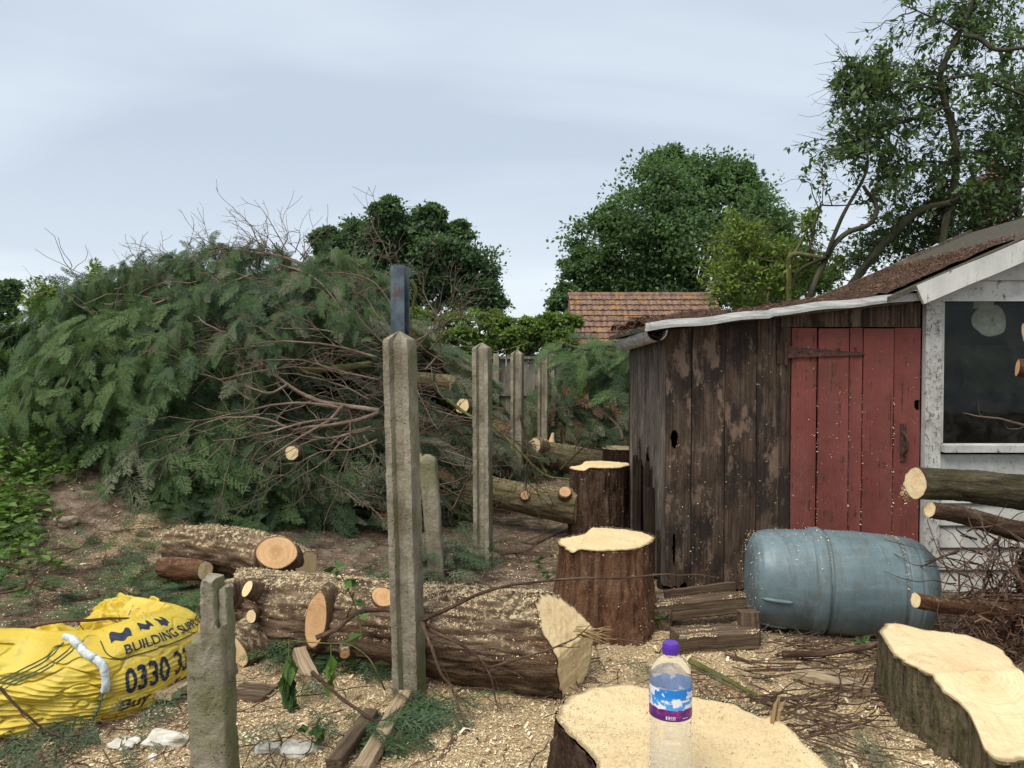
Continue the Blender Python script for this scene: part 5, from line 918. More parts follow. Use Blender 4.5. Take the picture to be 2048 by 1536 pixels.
# dark thicket behind the farthest post, left of the shed
thk = MB(); TH = [(1.35, 10.6, .5, 1.0, .8, 1.15), (2.0, 10.2, .6, .9, .8, 1.1), (.75, 11.4, .3, .8, .6, 1.0)]
for l in TH:
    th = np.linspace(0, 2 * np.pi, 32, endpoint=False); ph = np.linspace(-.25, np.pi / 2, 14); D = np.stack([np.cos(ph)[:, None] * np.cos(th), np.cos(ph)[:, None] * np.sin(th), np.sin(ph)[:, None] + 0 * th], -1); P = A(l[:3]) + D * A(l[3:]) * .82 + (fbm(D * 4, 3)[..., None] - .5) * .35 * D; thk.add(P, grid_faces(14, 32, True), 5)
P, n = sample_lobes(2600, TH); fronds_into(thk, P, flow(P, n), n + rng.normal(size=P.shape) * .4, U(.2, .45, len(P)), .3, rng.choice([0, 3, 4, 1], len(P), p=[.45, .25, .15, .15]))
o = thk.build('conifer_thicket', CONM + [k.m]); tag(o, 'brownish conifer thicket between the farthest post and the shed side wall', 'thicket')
# laurel-like spray draped on top of it and over the eave
dr = MB(); nn_ = 190; c = at(1232, 715, 7.6); P = c + rng.normal(size=(nn_, 3)) * A([.26, .4, .12]); D = np.column_stack([rng.normal(size=nn_) * .5 - .4, rng.normal(size=nn_) * .5 - .3, U(-.7, .2, nn_)]); fronds_into(dr, P, D, np.tile(A([0, -.4, 1.]), (nn_, 1)) + rng.normal(size=(nn_, 3)) * .3, U(.18, .4, nn_), .3, rng.choice([0, 1, 2], nn_, p=[.5, .35, .15]))
for q in range(9): dr.tube(wander(c + A([.35, 0, .12]), (-1, U(-.4, .4), U(-.45, .05)), U(.5, .95), 7, .1, -.03), np.linspace(.008, .002, 7), 5, mi=4)
o = dr.build('draped_branch', CONM); tag(o, 'conifer bough draped in front of the tiled roof at the shed gutter', 'branch')

# bare branches traced out of the heap
def bare(pts, Y, r, label, nsub=5, sl_=.45, grp='bare branches fanning out of the brush heap', mat='branch', sub2=2, name='bare_branch', r1=None, seg=7, cat='branch'):
    m = MB(); P, tips = branch_into(m, pl(pts, Y), r, r1, nsub, sl_, seg=seg, sub2=sub2, n=30, minr=.0022); o = m.build(name, M[mat], smooth=True); tag(o, label, cat, grp); return P
GB = 'bare brown branch fanning left out of the brush heap behind the tallest post'
ORD = ['first', 'second', 'third', 'fourth', 'fifth', 'sixth', 'seventh', 'eighth', 'ninth', 'tenth', 'eleventh', 'twelfth', 'thirteenth', 'fourteenth', 'fifteenth', 'sixteenth']
def ranked(L, key): o_ = sorted(L, key=key); return [(ORD[o_.index(x)], x) for x in L]
def ymean(x): x = x[0] if isinstance(x, tuple) else x; return sum(p[1] for p in x) / len(x)
def xtip(x): x = x[0] if isinstance(x, tuple) else x; return x[-1][0] + x[-1][1] * .001
for od, (pts, Y, r) in ranked((([(753, 715), (678, 694), (625, 686), (560, 684), (502, 686)], (6.2, 6.0), .013), ([(758, 821), (685, 811), (625, 798), (576, 769), (545, 746), (508, 709), (487, 678), (420, 652), (385, 631)], (5.9, 6.3), .02), ([(683, 816), (638, 808), (594, 806), (547, 810), (508, 819), (461, 829), (417, 837), (370, 845)], (5.85, 5.7), .011), ([(758, 825), (717, 840), (665, 850), (612, 855), (586, 860), (547, 843), (508, 834), (467, 834), (430, 840), (386, 856)], (5.8, 5.6), .017),
                  ([(678, 838), (625, 842), (573, 855), (534, 866), (482, 876), (425, 882)], (5.8, 5.5), .011), ([(685, 811), (659, 840), (625, 860), (586, 884), (547, 910), (519, 931)], (5.85, 5.5), .015), ([(576, 769), (542, 786), (516, 782), (487, 767), (472, 746)], (5.9, 5.8), .011), ([(743, 855), (690, 871), (651, 877), (605, 872)], (5.8, 5.7), .017), ([(760, 690), (700, 672), (640, 660), (560, 655), (480, 650)], (6.4, 6.2), .010), ([(740, 800), (680, 770), (600, 750), (520, 745)], (6.2, 6.0), .010), ([(500, 800), (440, 760), (380, 740)], (6.0, 6.1), .009), ([(440, 760), (520, 742), (600, 735), (690, 742)], (6.0, 6.2), .009), ([(330, 712), (380, 690), (450, 672)], (6.2, 6.4), .012), ([(760, 760), (690, 745), (610, 722), (540, 720), (470, 730)], (6.1, 6.0), .009), ([(755, 880), (700, 900), (640, 905), (590, 930)], (5.7, 5.5), .009)), ymean):
    bare(pts, Y, r, od + ' from the top of the bare brown branches fanning left behind the tallest post', 7, .5)
GH_ = 'pale twig hanging down the dark front of the brush heap'
for od, pts in ranked(([(701, 840), (698, 899), (678, 951), (680, 985)], [(727, 871), (748, 907), (737, 938), (737, 985)], [(640, 950), (700, 985), (750, 1020)], [(690, 985), (720, 1005), (750, 1015)], [(470, 880), (455, 940), (430, 1050)], [(600, 930), (620, 970), (590, 1010)]), xtip): bare(pts, 5.75, .007, od + ' from the left of the pale twigs hanging down the dark heap front', 3, .25, 'twigs hanging from the brush heap')
GT_ = 'thick grey brown bough arching over the top of the brush heap'
for od, (pts, r) in ranked((([(633, 642), (604, 586), (562, 563), (515, 556)], .03), ([(693, 605), (647, 553), (586, 521), (515, 507), (445, 521), (398, 549)], .022), ([(560, 640), (500, 600), (420, 575), (340, 572)], .018), ([(420, 655), (470, 680), (540, 700)], .022)), ymean): bare(pts, (7.0, 7.1), r, od + ' from the top of the thick boughs arching over the brush heap', 16, .7, 'boughs arching over the brush heap')
GW = 'thin bare twig standing up against the sky above the brush heap'
for od, pts in ranked(([(525, 505), (497, 446), (464, 413)], [(572, 500), (539, 441), (508, 399)], [(438, 525), (412, 488), (396, 460)], [(370, 565), (309, 516), (288, 483)], [(375, 560), (373, 502), (381, 478)], [(290, 540), (258, 499)], [(380, 560), (345, 520), (320, 488)], [(590, 505), (600, 470), (588, 455)], [(600, 520), (630, 480), (660, 452)], [(690, 560), (745, 500), (740, 460)], [(540, 510), (520, 470), (490, 440)], [(560, 505), (575, 470), (560, 430)], [(330, 560), (330, 520), (310, 500)], [(480, 520), (500, 480), (470, 450)]), xtip): bare(pts, 7.2, .006, od + ' tip from the left of the thin twigs standing against the sky over the heap', 4, .28, 'twigs above the brush heap', sub2=1)
GR = 'pale tangled twig beside the blue steel post above the heap'
for od, pts in ranked(([(830, 700), (880, 640), (905, 600), (912, 530)], [(800, 570), (770, 500), (745, 450)], [(820, 690), (900, 640), (950, 590)], [(860, 700), (885, 660), (850, 590), (845, 545)], [(790, 620), (740, 560), (650, 545), (560, 560)], [(850, 740), (880, 700), (870, 660)], [(760, 640), (735, 600), (725, 560)], [(770, 690), (720, 640), (690, 600)]), xtip): bare(pts, 6.7, .009, od + ' tip from the left of the tangled twigs round the blue steel post', 9, .4, 'twigs round the steel post', sub2=3)
bare([(822, 560), (832, 585), (826, 610), (835, 640)], 6.5, .02, 'curved yellow green mossy limb just right of the blue steel post', 2, .2, None, 'branch_moss', 1)
bare([(895, 800), (940, 832), (985, 850), (1040, 905), (1090, 950), (1145, 960)], (7.2, 6.6), .018, 'curved mossy branch hanging over the olive log between the posts', 6, .4, None, 'branch_moss')
bare([(1245, 880), (1235, 850), (1190, 815), (1160, 790)], (7.0, 7.4), .017, 'pale forked branch leaning left from the shed corner', 6, .6, None, 'branch')
bare([(1175, 700), (1140, 690), (1115, 678)], 7.4, .012, 'short bare branch stub poking left in front of the tiled roof', 1, .1, None, 'branch')
GM = 'dark bare branch tangled low between the concrete posts'
for od, (pts, Y) in ranked((([(860, 960), (930, 1000), (985, 1040)], 6.2), ([(840, 930), (880, 985), (940, 1010)], 6.3), ([(905, 1020), (935, 960), (960, 930)], 5.9), ([(870, 880), (920, 850), (1010, 870)], 7.3), ([(900, 850), (960, 900), (1010, 960)], 7.2), ([(1040, 830), (1055, 900), (1050, 960), (1070, 1030)], 6.3), ([(920, 905), (870, 870), (830, 860)], 7.0), ([(830, 800), (880, 830), (930, 870)], 7.0), ([(1000, 860), (1060, 905), (1100, 955)], 6.9), ([(1120, 940), (1180, 880), (1200, 845)], 7.2)), xtip): bare(pts, Y, .009, od + ' tip from the left of the dark branches tangled between the concrete posts', 10, .45, 'branches tangled between the posts', 'twig', 3)
# loose tangle of fine twigs deep in the heap
tw = MB()
for q in range(280):
    p = at(U(540, 900), U(690, 1010), U(6.2, 7.6)); d = A([U(-1, 1), U(-.5, .3), U(-.35, .35)]); tw.tube(wander(p, d, U(.25, .8), 6, .22), np.linspace(U(.003, .006), .0016, 6), 4, cap=False)
for q in range(150):
    p = at(U(120, 760), U(540, 860), U(6.6, 7.4)); d = A([U(-1, 1), U(-.5, .1), U(-.3, .4)]); tw.tube(wander(p, d, U(.25, .7), 6, .2), np.linspace(U(.003, .006), .0016, 6), 4, cap=False)
o = tw.build('twig_tangle', M['branch']); tag(o, 'fine tangle of bare twigs through the brush heap', None, kind='stuff')

# ------------------------------------------------------------------ plants on the left bank
wd = MB()
for (px, py, Y, sx_, sy_, n_, h_) in ((30, 955, 6.0, .2, .16, 70, .22), (15, 1045, 5.5, .14, .2, 60, .2), (0, 1110, 5.2, .14, .15, 26, .16), (160, 865, 6.7, .26, .14, 90, .2), (225, 880, 6.6, .14, .12, 36, .2), (100, 900, 6.5, .2, .12, 40, .18), (20, 1180, 4.8, .25, .2, 14, .1)):
    c = at(px, py, Y)
    for q in range(n_):
        x, y = c[0] + rng.normal() * sx_, c[1] + rng.normal() * sy_; z = float(gh(x, y)); st = wander((x, y, z - .01), (rng.normal() * .4, rng.normal() * .4 - .2, 1), h_ * U(.5, 1.5), 6, .15); wd.tube(st, np.linspace(.003, .0012, 6), 3, cap=False)
        k_ = 13; ii = rng.integers(1, 6, k_); a = U(0, 6.28, k_); leaves_into(wd, st[ii] + rng.normal(size=(k_, 3)) * .012, np.column_stack([np.cos(a), np.sin(a), U(-.3, .6, k_)]), np.tile(A([0, -.2, 1.]), (k_, 1)) + rng.normal(size=(k_, 3)) * .4, U(.035, .085, k_), .55)
o = wd.build('weed_patch', M['weed']); tag(o, 'bright green leafy weeds growing on the earth bank at the left', None, kind='stuff')
# wilted cut shoots leaning in front of the trunk
def shoot(name, label, path, leaves, r=.004, mat='wilt', L=(.04, .08), hang=0.):
    m = MB(); t = thing(name, label, 'plant', path[0]); P = catmull(path, 24); m.tube(P, np.linspace(r, r * .5, 24), 6); m.build('stem', M['branch_moss'], t, smooth=True); m = MB()
    i = rng.integers(4, 24, leaves); a = U(0, 6.28, leaves); D = np.column_stack([np.cos(a) * (1 - hang), np.sin(a) * (1 - hang) - .2, np.where(hang > 0, -1.2, U(-.6, .5, leaves)) + 0 * a]); leaves_into(m, P[i] + rng.normal(size=(leaves, 3)) * .006, D, rng.normal(size=(leaves, 3)) + A([0, -.8, .5]), U(L[0], L[1], leaves), .62); m.build('foliage', M[mat], t)
shoot('cut_shoot', 'upright leafy shoot leaning on the big felled trunk left of the tallest post', pl([(724, 1280), (716, 1228), (690, 1165), (672, 1135)], (3.45, 3.5)), 16)
shoot('cut_shoot', 'thin bent shoot arching over the sawdust in front of the trunk', pl([(770, 1380), (740, 1320), (700, 1290), (660, 1287), (610, 1284), (576, 1280)], (3.4, 3.3)), 4)
shoot('wilted_shoot', 'dark bundle of wilted leaves hanging from the bent shoot', pl([(578, 1282), (578, 1330), (580, 1380), (590, 1440)], 3.3), 46, L=(.06, .12), hang=.75)
shoot('wilted_shoot', 'smaller pair of drooping leaves hanging beside the wilted bundle', pl([(662, 1290), (662, 1330), (663, 1370)], 3.32), 10, mat='weed', L=(.06, .1), hang=.8)
for px, py, nm, lab in ((640, 1490, 'ivy_sprig', 'small ivy sprig lying on sawdust near the dark grey batten'), (1075, 1140, 'ivy_sprig', 'small green sprig growing left of the round sawn stump'), (1092, 1165, 'ivy_sprig', 'lower green sprig beside the foot of the round sawn stump'), (1308, 1262, 'ivy_sprig', 'tiny green sprig between the round sawn stump and the timber stack'), (1720, 1310, 'ivy_sprig', 'dark green sprig left of the slanting stump'), (700, 1350, 'ivy_sprig', 'leafy sprig under the big trunk left of the tallest post')):
    c = on(px, py, 0); shoot(nm, lab, A([c - A([0, 0, .01]), c + A([.01, 0, .05]), c + A([.03 * rng.normal(), -.03, .085])]), 12, .002, L=(.03, .075))

# ------------------------------------------------------------------ side logs and brush at the right edge
log('cut_log', 'thick mossy log with pale cut end resting against the white shed post', [at(1832, 966, 3.95), at(1920, 970, 4.02), at(2060, 985, 4.15), at(2330, 1000, 4.4)], [.082, .085, .10, .10], 'bark_log', 'cut_pale', n=80, seg=60, group=None)
log('cut_log', 'thinner brown log with cut end just below the thick mossy log', [at(1860, 1019, 3.9), at(1930, 1032, 3.95), at(2040, 1062, 4.05), at(2200, 1085, 4.2)], [.042, .047, .055, .06], 'bark_dark', 'cut_pale', n=60, seg=44)
log('cut_log', 'small cut branch end pointing at the barrel from the brush', [at(1832, 1200, 3.66), at(1900, 1212, 3.7), at(2050, 1222, 3.85), at(2200, 1225, 4.0)], [.036, .038, .04, .04], 'bark_red', 'cut_pale', n=50, seg=36)
log('cut_log', 'pale cut branch end entering the frame high before the window', [at(2050, 665, 3.75), at(2095, 660, 3.72), at(2300, 650, 3.6)], [.05, .055, .06], 'bark_dark', 'cut_pale', n=30, seg=36)
log('cut_log', 'smaller cut branch end below it at the window edge', [at(2036, 735, 3.75), at(2080, 738, 3.72), at(2300, 740, 3.6)], [.045, .05, .055], 'bark_dark', 'cut_orange', n=30, seg=36, lump=.2)
bare([(2120, 870), (2048, 850), (1985, 834), (1925, 826)], 4.0, .009, 'pale bare twig crossing the lower part of the window', 2, .12, None, 'branch', 0)
br = MB()
for q in range(620):
    p = at(1905 + 395 * rng.random() ** .75, U(1060, 1330), U(3.55, 4.4)); d = A([U(-1, .4), U(-.6, .4), U(-.9, .6)]); 
    if p[2] < .02: p[2] = U(.02, .3)
    w_ = wander(p, d, U(.12, .5), 6, .28); w_[:, 2] = np.maximum(w_[:, 2], .01); br.tube(w_, np.linspace(U(.0022, .007), .0014, 6), 4, cap=False)
N_ = 4200; P = np.array([at(U(1925, 2300), min(1330, 1265 + rng.normal() * 45), U(3.5, 4.5)) for _ in range(N_)]); P = P[P[:, 2] > .0]; chips_into(br, P, A([0, -.5, 1.]), .015, .07, wr=.12, tilt=2., mi=1)
o = br.build('dead_brush', [M['twig'], M['needle']]); tag(o, 'tangled dead brown brush heaped against the white shed', None, kind='stuff')
br = MB(); D = []
for l in ((2.78, 4.0, .0, .30, .35, .26), (3.3, 4.15, .2, .48, .45, .5)):
    th = np.linspace(0, 2 * np.pi, 36, endpoint=False); ph = np.linspace(-.3, np.pi / 2, 16); D = np.stack([np.cos(ph)[:, None] * np.cos(th), np.cos(ph)[:, None] * np.sin(th), np.sin(ph)[:, None] + 0 * th], -1); P = A(l[:3]) + D * A(l[3:]) + (fbm(D * 5, 3)[..., None] - .5) * .3 * D; br.add(P, grid_faces(16, 36, True))
o = br.build('needle_mound', M['needlebed']); tag(o, 'mound of brown needles under the dead brush at the right', None, kind='stuff')

# ------------------------------------------------------------------ sticks in the foreground
def stick(pts, Y, r, label, nsub=0, sl_=.2, mat='twig', grp=None, r1=None): bare(pts, Y, r, label, nsub, sl_, grp, mat, 1, 'stick', r1, 8, 'stick')
stick([(632, 1276), (676, 1256), (716, 1224), (772, 1220), (815, 1232), (844, 1240)], (3.45, 3.5, 3.55, 3.55, 3.5), .012, 'bent brown stick lying over the big trunk left of the tallest post', 1, .15, r1=.010)
stick([(844, 1240), (900, 1216), (980, 1180), (1080, 1162), (1240, 1157), (1365, 1148), (1443, 1154)], (3.42, 3.4, 3.5, 3.7, 3.85, 3.95, 4.0), .010, 'long thin stick reaching right across the round sawn stump', 4, .3, r1=.003)
stick([(844, 1245), (880, 1340), (908, 1380), (940, 1460), (980, 1484)], (3.4, 3.25, 3.2, 3.1, 3.05), .008, 'brown stick slanting down from the tallest post to the ground', 4, .25)
stick([(860, 1260), (932, 1296), (976, 1340), (992, 1392), (996, 1424)], (3.4, 3.3, 3.25, 3.25, 3.2), .008, 'forked stick lying down the face of the big trunk', 5, .25)
stick([(976, 1336), (1060, 1312), (1140, 1284), (1180, 1252)], (3.25, 3.2, 3.2, 3.2), .006, 'thin side twig crossing to the split end of the big trunk', 1, .1)
stick([(624, 1344), (676, 1392), (732, 1432), (772, 1452), (832, 1444)], (3.3, 3.2, 3.1, 3.1, 3.2), .009, 'dark curved stick over the sawdust left of the tallest post', 2, .2)
stick([(1565, 1308), (1650, 1306), (1720, 1294), (1785, 1283)], (3.75, 3.75, 3.8, 3.85), .017, 'smooth brown stick in front of the barrel', 0, .1, 'twig', None, .016)
stick([(1380, 1322), (1470, 1368), (1560, 1420), (1640, 1440)], (3.75, 3.5, 3.3, 3.2), .016, 'grey green mossy stick behind the bottle', 3, .3, 'branch_moss')
stick([(1450, 1310), (1560, 1342), (1700, 1360)], (3.9, 3.75, 3.65), .011, 'dark straight stick in the sawdust left of the slanting stump', 3, .3)
stick([(1500, 1395), (1600, 1400), (1720, 1375)], (3.4, 3.4, 3.5), .010, 'red brown stick among twigs left of the slanting stump', 5, .3)
stick([(1590, 1430), (1660, 1465), (1760, 1480)], (3.25, 3.15, 3.1), .009, 'red brown stick lying close behind the foreground stump', 5, .3)
stick([(870, 1540), (905, 1490), (915, 1465)], (2.85, 3.0, 3.1), .018, 'short thick brown stick at the bottom edge right of the pale batten', 0, .1, 'bark_red' if 0 else 'twig', None, .016)
stick([(0, 1268), (100, 1245), (200, 1238), (260, 1238), (300, 1230)], (3.5, 3.55, 3.6, 3.65, 3.7), .011, 'long dark stick lying over the back of the yellow bag', 3, .3)
stick([(0, 1375), (40, 1420), (100, 1465), (160, 1470), (230, 1435)], (2.95, 2.9, 2.92, 2.95, 3.0), .006, 'thin dark stick leaning across the front of the yellow bag', 3, .2)
stick([(-20, 1120), (60, 1140), (120, 1110), (190, 1085)], (4.6, 4.7, 4.9, 5.1), .008, 'thin curving stick on the earth bank above the yellow bag', 6, .5)
stick([(-20, 1190), (50, 1175), (90, 1140)], (4.3, 4.4, 4.5), .009, 'forked dry stick at the left edge above the yellow bag', 6, .4)
stick([(1000, 1108), (1060, 1098), (1082, 1070)], (5.6, 5.7, 5.9), .013, 'crooked brown stick on the ground between the second post and the round stump', 2, .2)

# stones and rubble
def rock(name, label, px, py, r, mat, sq=(1, .8, .5), cat='stone', grp=None):
    c = on(px, py, 0); c[2] = float(gh(c[0], c[1])) 
    if c[2] > .12: c = at(px, py, 5.6); c[2] = float(gh(c[0], c[1]))
    th = np.linspace(0, 2 * np.pi, 22, endpoint=False); ph = np.linspace(-np.pi / 2, np.pi / 2, 13); D = np.stack([np.cos(ph)[:, None] * np.cos(th), np.cos(ph)[:, None] * np.sin(th), np.sin(ph)[:, None] + 0 * th], -1); D = np.sign(D) * np.abs(D) ** .7
    V = c + D * A(sq) * r * (1 + .7 * (vn(D * 1.6 + px)[..., None] - .5)) + A([0, 0, r * sq[2] * .6]); o = MB().add(V, grid_faces(13, 22, True)[:, ::-1]).build(name, mat); tag(o, label, cat, grp)
k = Mat('white_rubble', .9); k.color(k.ramp(k.noise(k.obj(), 14, 5, .7), [(.35, (.42, .37, .28)), (.6, (.70, .67, .60))])).bump(k.noise(k.obj(), 60, 4), .6, .005); M['rub'] = k.m
k = Mat('tan_stone', .9); k.color(k.ramp(k.noise(k.obj(), 14, 5, .7), [(.35, (.22, .15, .11)), (.6, (.38, .28, .21))])).bump(k.noise(k.obj(), 60, 4), .6, .005); M['stone'] = k.m
rock('rubble', 'white broken plaster lump left of the broken post', 336, 1492, .06, M['rub'], (1.3, .7, .5), 'rubble'); rock('rubble', 'flat cream rubble piece below the yellow bag', 246, 1494, .045, M['rub'], (1.2, .8, .35), 'rubble'); rock('rubble', 'tiny white rubble chip at the bottom left of the broken post', 305, 1518, .016, M['rub'], (1, 1, .8), 'rubble'); rock('rubble', 'crumpled white scrap on sawdust right of the broken post', 534, 1502, .035, M['rub'], (1.3, .7, .5), 'rubble'); rock('rubble', 'larger grey white rubble piece in sawdust above the dark batten', 600, 1500, .06, M['rub'], (1.2, .9, .25), 'rubble')
rock('stone', 'tan stone sitting on the bare earth bank', 131, 1075, .075, M['stone']); rock('stone', 'small flat stone left of the tan stone on the bank', 68, 1096, .05, M['stone'], (1.2, .8, .35))

# ------------------------------------------------------------------ chips and twig litter over the ground
N_ = 2000; x = U(ex[0], wx1, N_); z = .02 + 1.6 * rng.random(N_) ** 1.9; keep = n2(x, z, 4, 3, 7.) > .42; x, z = x[keep], z[keep]; chips_into(CHIP, np.column_stack([x, np.where(x > de[0], np.where(x > wx0, FY - .055, FY - .021), FY - .009), z]), A([0, -1., .2]), .0016, .010, wr=.35, tilt=.8)
for dx in de[1:5]:
    N_ = 70; z = .1 + 1.2 * rng.random(N_) ** 1.5; chips_into(CHIP, np.column_stack([dx + rng.normal(size=N_) * .004, np.full(N_, FY - .02), z]), A([0, -1., .4]), .004, .014, tilt=1.)
N_ = 260; c = at(1814, 985, 4.08); chips_into(CHIP, c + rng.normal(size=(N_, 3)) * A([.012, .02, .022]), A([0, -1., .4]), .005, .02, tilt=2.)
N_ = 520000; y = 1.5 + 6.5 * rng.random(N_) ** 1.25; x = (rng.random(N_) * 2 - 1) * (y * .72 + .25); w = sawmask(x, y) * .93 + .07; keep = rng.random(N_) < w; x, y = x[keep], y[keep]; x, y = x[:215000], y[:215000]
chips_into(CHIP, np.column_stack([x, y, gh(x, y) + U(.0, .008, len(x))]), A([0, 0, 1.]), .004, .016, tilt=.75)
N_ = 5200; y = 1.6 + 4.5 * rng.random(N_); x = (rng.random(N_) * 2 - 1) * (y * .72 + .2); keep = rng.random(N_) < sawmask(x, y) + .08; x, y = x[keep], y[keep]; chips_into(CHIP, np.column_stack([x, y, gh(x, y) + .008]), A([0, 0, 1.]), .014, .055, wr=.3, tilt=.5)
o = CHIP.build('wood_chips', M['chip']); tag(o, 'pale sawdust and wood chips strewn over the ground, logs and barrel', None, kind='stuff')
bk = MB(); N_ = 42000; y = 1.6 + 6.5 * rng.random(N_); x = (rng.random(N_) * 2 - 1) * (y * .72 + .25); w = np.clip(1.25 * n2(x, y, 1.7, 3, 12.) - .1, .08, 1) * (1 - .75 * sawmask(x, y)); keep = rng.random(N_) < w; x, y = x[keep], y[keep]; chips_into(bk, np.column_stack([x, y, gh(x, y) + U(.002, .012, len(x))]), A([0, 0, 1.]), .010, .055, wr=.16, tilt=.5)
N_ = 900; x = U(wx0, wx1, N_); z = U(.1, zt, N_); chips_into(bk, np.column_stack([x, np.full(N_, FY - .056), z]), A([0, -1., .1]), .006, .03, wr=.14, tilt=.25); x = U(wx1, XE - 1.6, 700); z = U(.7, zt + .4, 700); keep = (z < zs_ - .08) | (z > zt + .02); x, z = x[keep], z[keep]; chips_into(bk, np.column_stack([x, np.full(len(x), FY - .047), z]), A([0, -1., .1]), .005, .025, wr=.16, tilt=.25)
o = bk.build('bark_litter', M['chip_brown']); tag(o, 'brown bark shreds and needles littering the ground', None, kind='stuff')
tw = MB()
for q in range(1700):
    y = 1.7 + 5.5 * rng.random() ** 1.1; x = U(-1, 1) * (y * .7 + .2)
    if vn(A([[x * 1.3, y * 1.3, 4.]]))[0] < .38: continue
    a = U(0, 6.28); w_ = wander((x, y, 0), (math.cos(a), math.sin(a), 0), U(.08, .5), 6, .22); w_[:, 2] = gh(w_[:, 0], w_[:, 1]) + U(.004, .03) + .02 * rng.random(6); r = U(.0014, .0042); tw.tube(w_, np.linspace(r, r * .5, 6), 4, cap=False)
for q in range(150):
    p = on(U(1440, 1770), U(1290, 1500)); a = U(-1.1, 1.1); w_ = wander(p, (math.cos(a), math.sin(a) - .2, 0), U(.12, .6), 7, .2); w_[:, 2] = np.abs(w_[:, 2]) * .3 + U(.005, .06); r = U(.002, .005); tw.tube(w_, np.linspace(r, r * .5, 7), 4, cap=False)
o = tw.build('twig_litter', M['twig']); tag(o, 'thin brown twigs scattered over the sawdust ground', None, kind='stuff')

# ------------------------------------------------------------------ trees behind
def crown_tree(name, label, lobes, d, mats, leaf=.2, per=120, sub=26, trunk=None, cat='tree', depth=.8, group=None, bark='oak_bark', subr=.36, ragged=False):
    """crown built from leafy sub-clumps set round traced lobes (px, py, radius px) at distance d"""
    L_ = [(at(x, y, d + U(-1, 1) * r / F * d * depth), r / F * d) for x, y, r in lobes]; cx_ = np.mean([p[0] for p, _ in L_]); t = thing(name, label, cat, (cx_, d, 0), group); m = MB(); lb = MB()
    base = A([cx_ if trunk is None else at(trunk, 700, d)[0], d, -.1]); top = max(p[2] for p, _ in L_); fork = base + A([0, 0, top * .38]); lb.tube(catmull([base, base * .5 + fork * .5 + A([.1, 0, 0]), fork], 14), np.linspace(top * .045, top * .032, 14), 14, rn=.2)
    for p, r in L_: lb.tube(catmull([fork, fork * .5 + p * .5 + rng.normal(size=3) * .3, p], 10), np.linspace(top * .02, top * .004, 10), 7, rn=.2)
    for p, r in L_:
        for q in range(sub):
            v = unit(1)[0]; v[2] = v[2] * .8 + .25; v = nrm(v); c = p + v * r * (U(.5, 1.08) if ragged else U(.62, .98)) + (rng.normal(size=3) * r * .08 if ragged else 0); sr = r * subr * U(.35, 1.25) * (1.25 if ragged else 1); n_ = int(per * U(.35, 1.2)); e = unit(n_); e[:, 2] = np.where(rng.random(n_) < .7, np.abs(e[:, 2]), e[:, 2]); P = c + e * sr * (np.clip(np.abs(rng.normal(size=(n_, 1))) * .5 + .2, 0, 1.15) if ragged else rng.random((n_, 1)) ** .35) * A([1.2, 1.15, .7])
            D = nrm(e + rng.normal(size=(n_, 3)) * .8 + A([0, 0, -.2])); leaves_into(m, P, D, e + A([0, 0, .9]) + rng.normal(size=(n_, 3)) * .5, leaf * U(.6, 1.2, n_), .62, .12, rng.integers(0, len(mats), n_) if len(mats) > 1 else 0)
    m.build('crown', mats, t); lb.build('trunk', M[bark], t, smooth=True); return t
crown_tree('oak_tree', 'tall dense oak rising behind the tiled roof', [(1370, 392, 80), (1300, 450, 95), (1235, 510, 80), (1180, 560, 55), (1450, 420, 80), (1515, 460, 62), (1400, 520, 120), (1545, 545, 70), (1320, 565, 85), (1135, 605, 32), (1472, 366, 34), (1495, 392, 26), (1340, 350, 40), (1225, 450, 34), (1240, 580, 60), (1600, 570, 50), (1500, 580, 70)], 30, [M['oak2'], M['oak']], .18, 280, 36, 1380, ragged=True, subr=.40)
crown_tree('oak_tree', 'dark rounded oak behind the blue steel post', [(820, 475, 58), (752, 490, 55), (685, 500, 42), (880, 520, 68), (935, 565, 58), (805, 555, 80), (965, 600, 36), (890, 600, 66), (858, 432, 24), (775, 432, 26), (655, 490, 24), (700, 560, 60), (910, 470, 26)], 32, [M['oak']], .19, 250, 34, 830, ragged=True, subr=.40)
crown_tree('far_tree', 'small dark tree at the far left edge beyond the corrugated roof', [(0, 600, 32), (12, 582, 22), (-40, 590, 45), (5, 625, 25)], 36, [M['oak']], .26, 120, 20, -10)
crown_tree('hedge', 'light green hedge bushes running behind the far wooden fence', [(840, 660, 46), (900, 668, 44), (950, 668, 40), (1000, 672, 42), (1050, 676, 38), (1095, 670, 36), (1130, 660, 32), (1120, 700, 40), (1040, 700, 40), (960, 705, 40), (880, 705, 40), (790, 690, 45), (985, 645, 20), (1080, 655, 20)], 18, [M['hedge'], M['hedge'], M['oak2']], .11, 130, 22, 990, 'hedge', .4, bark='apple_bark')

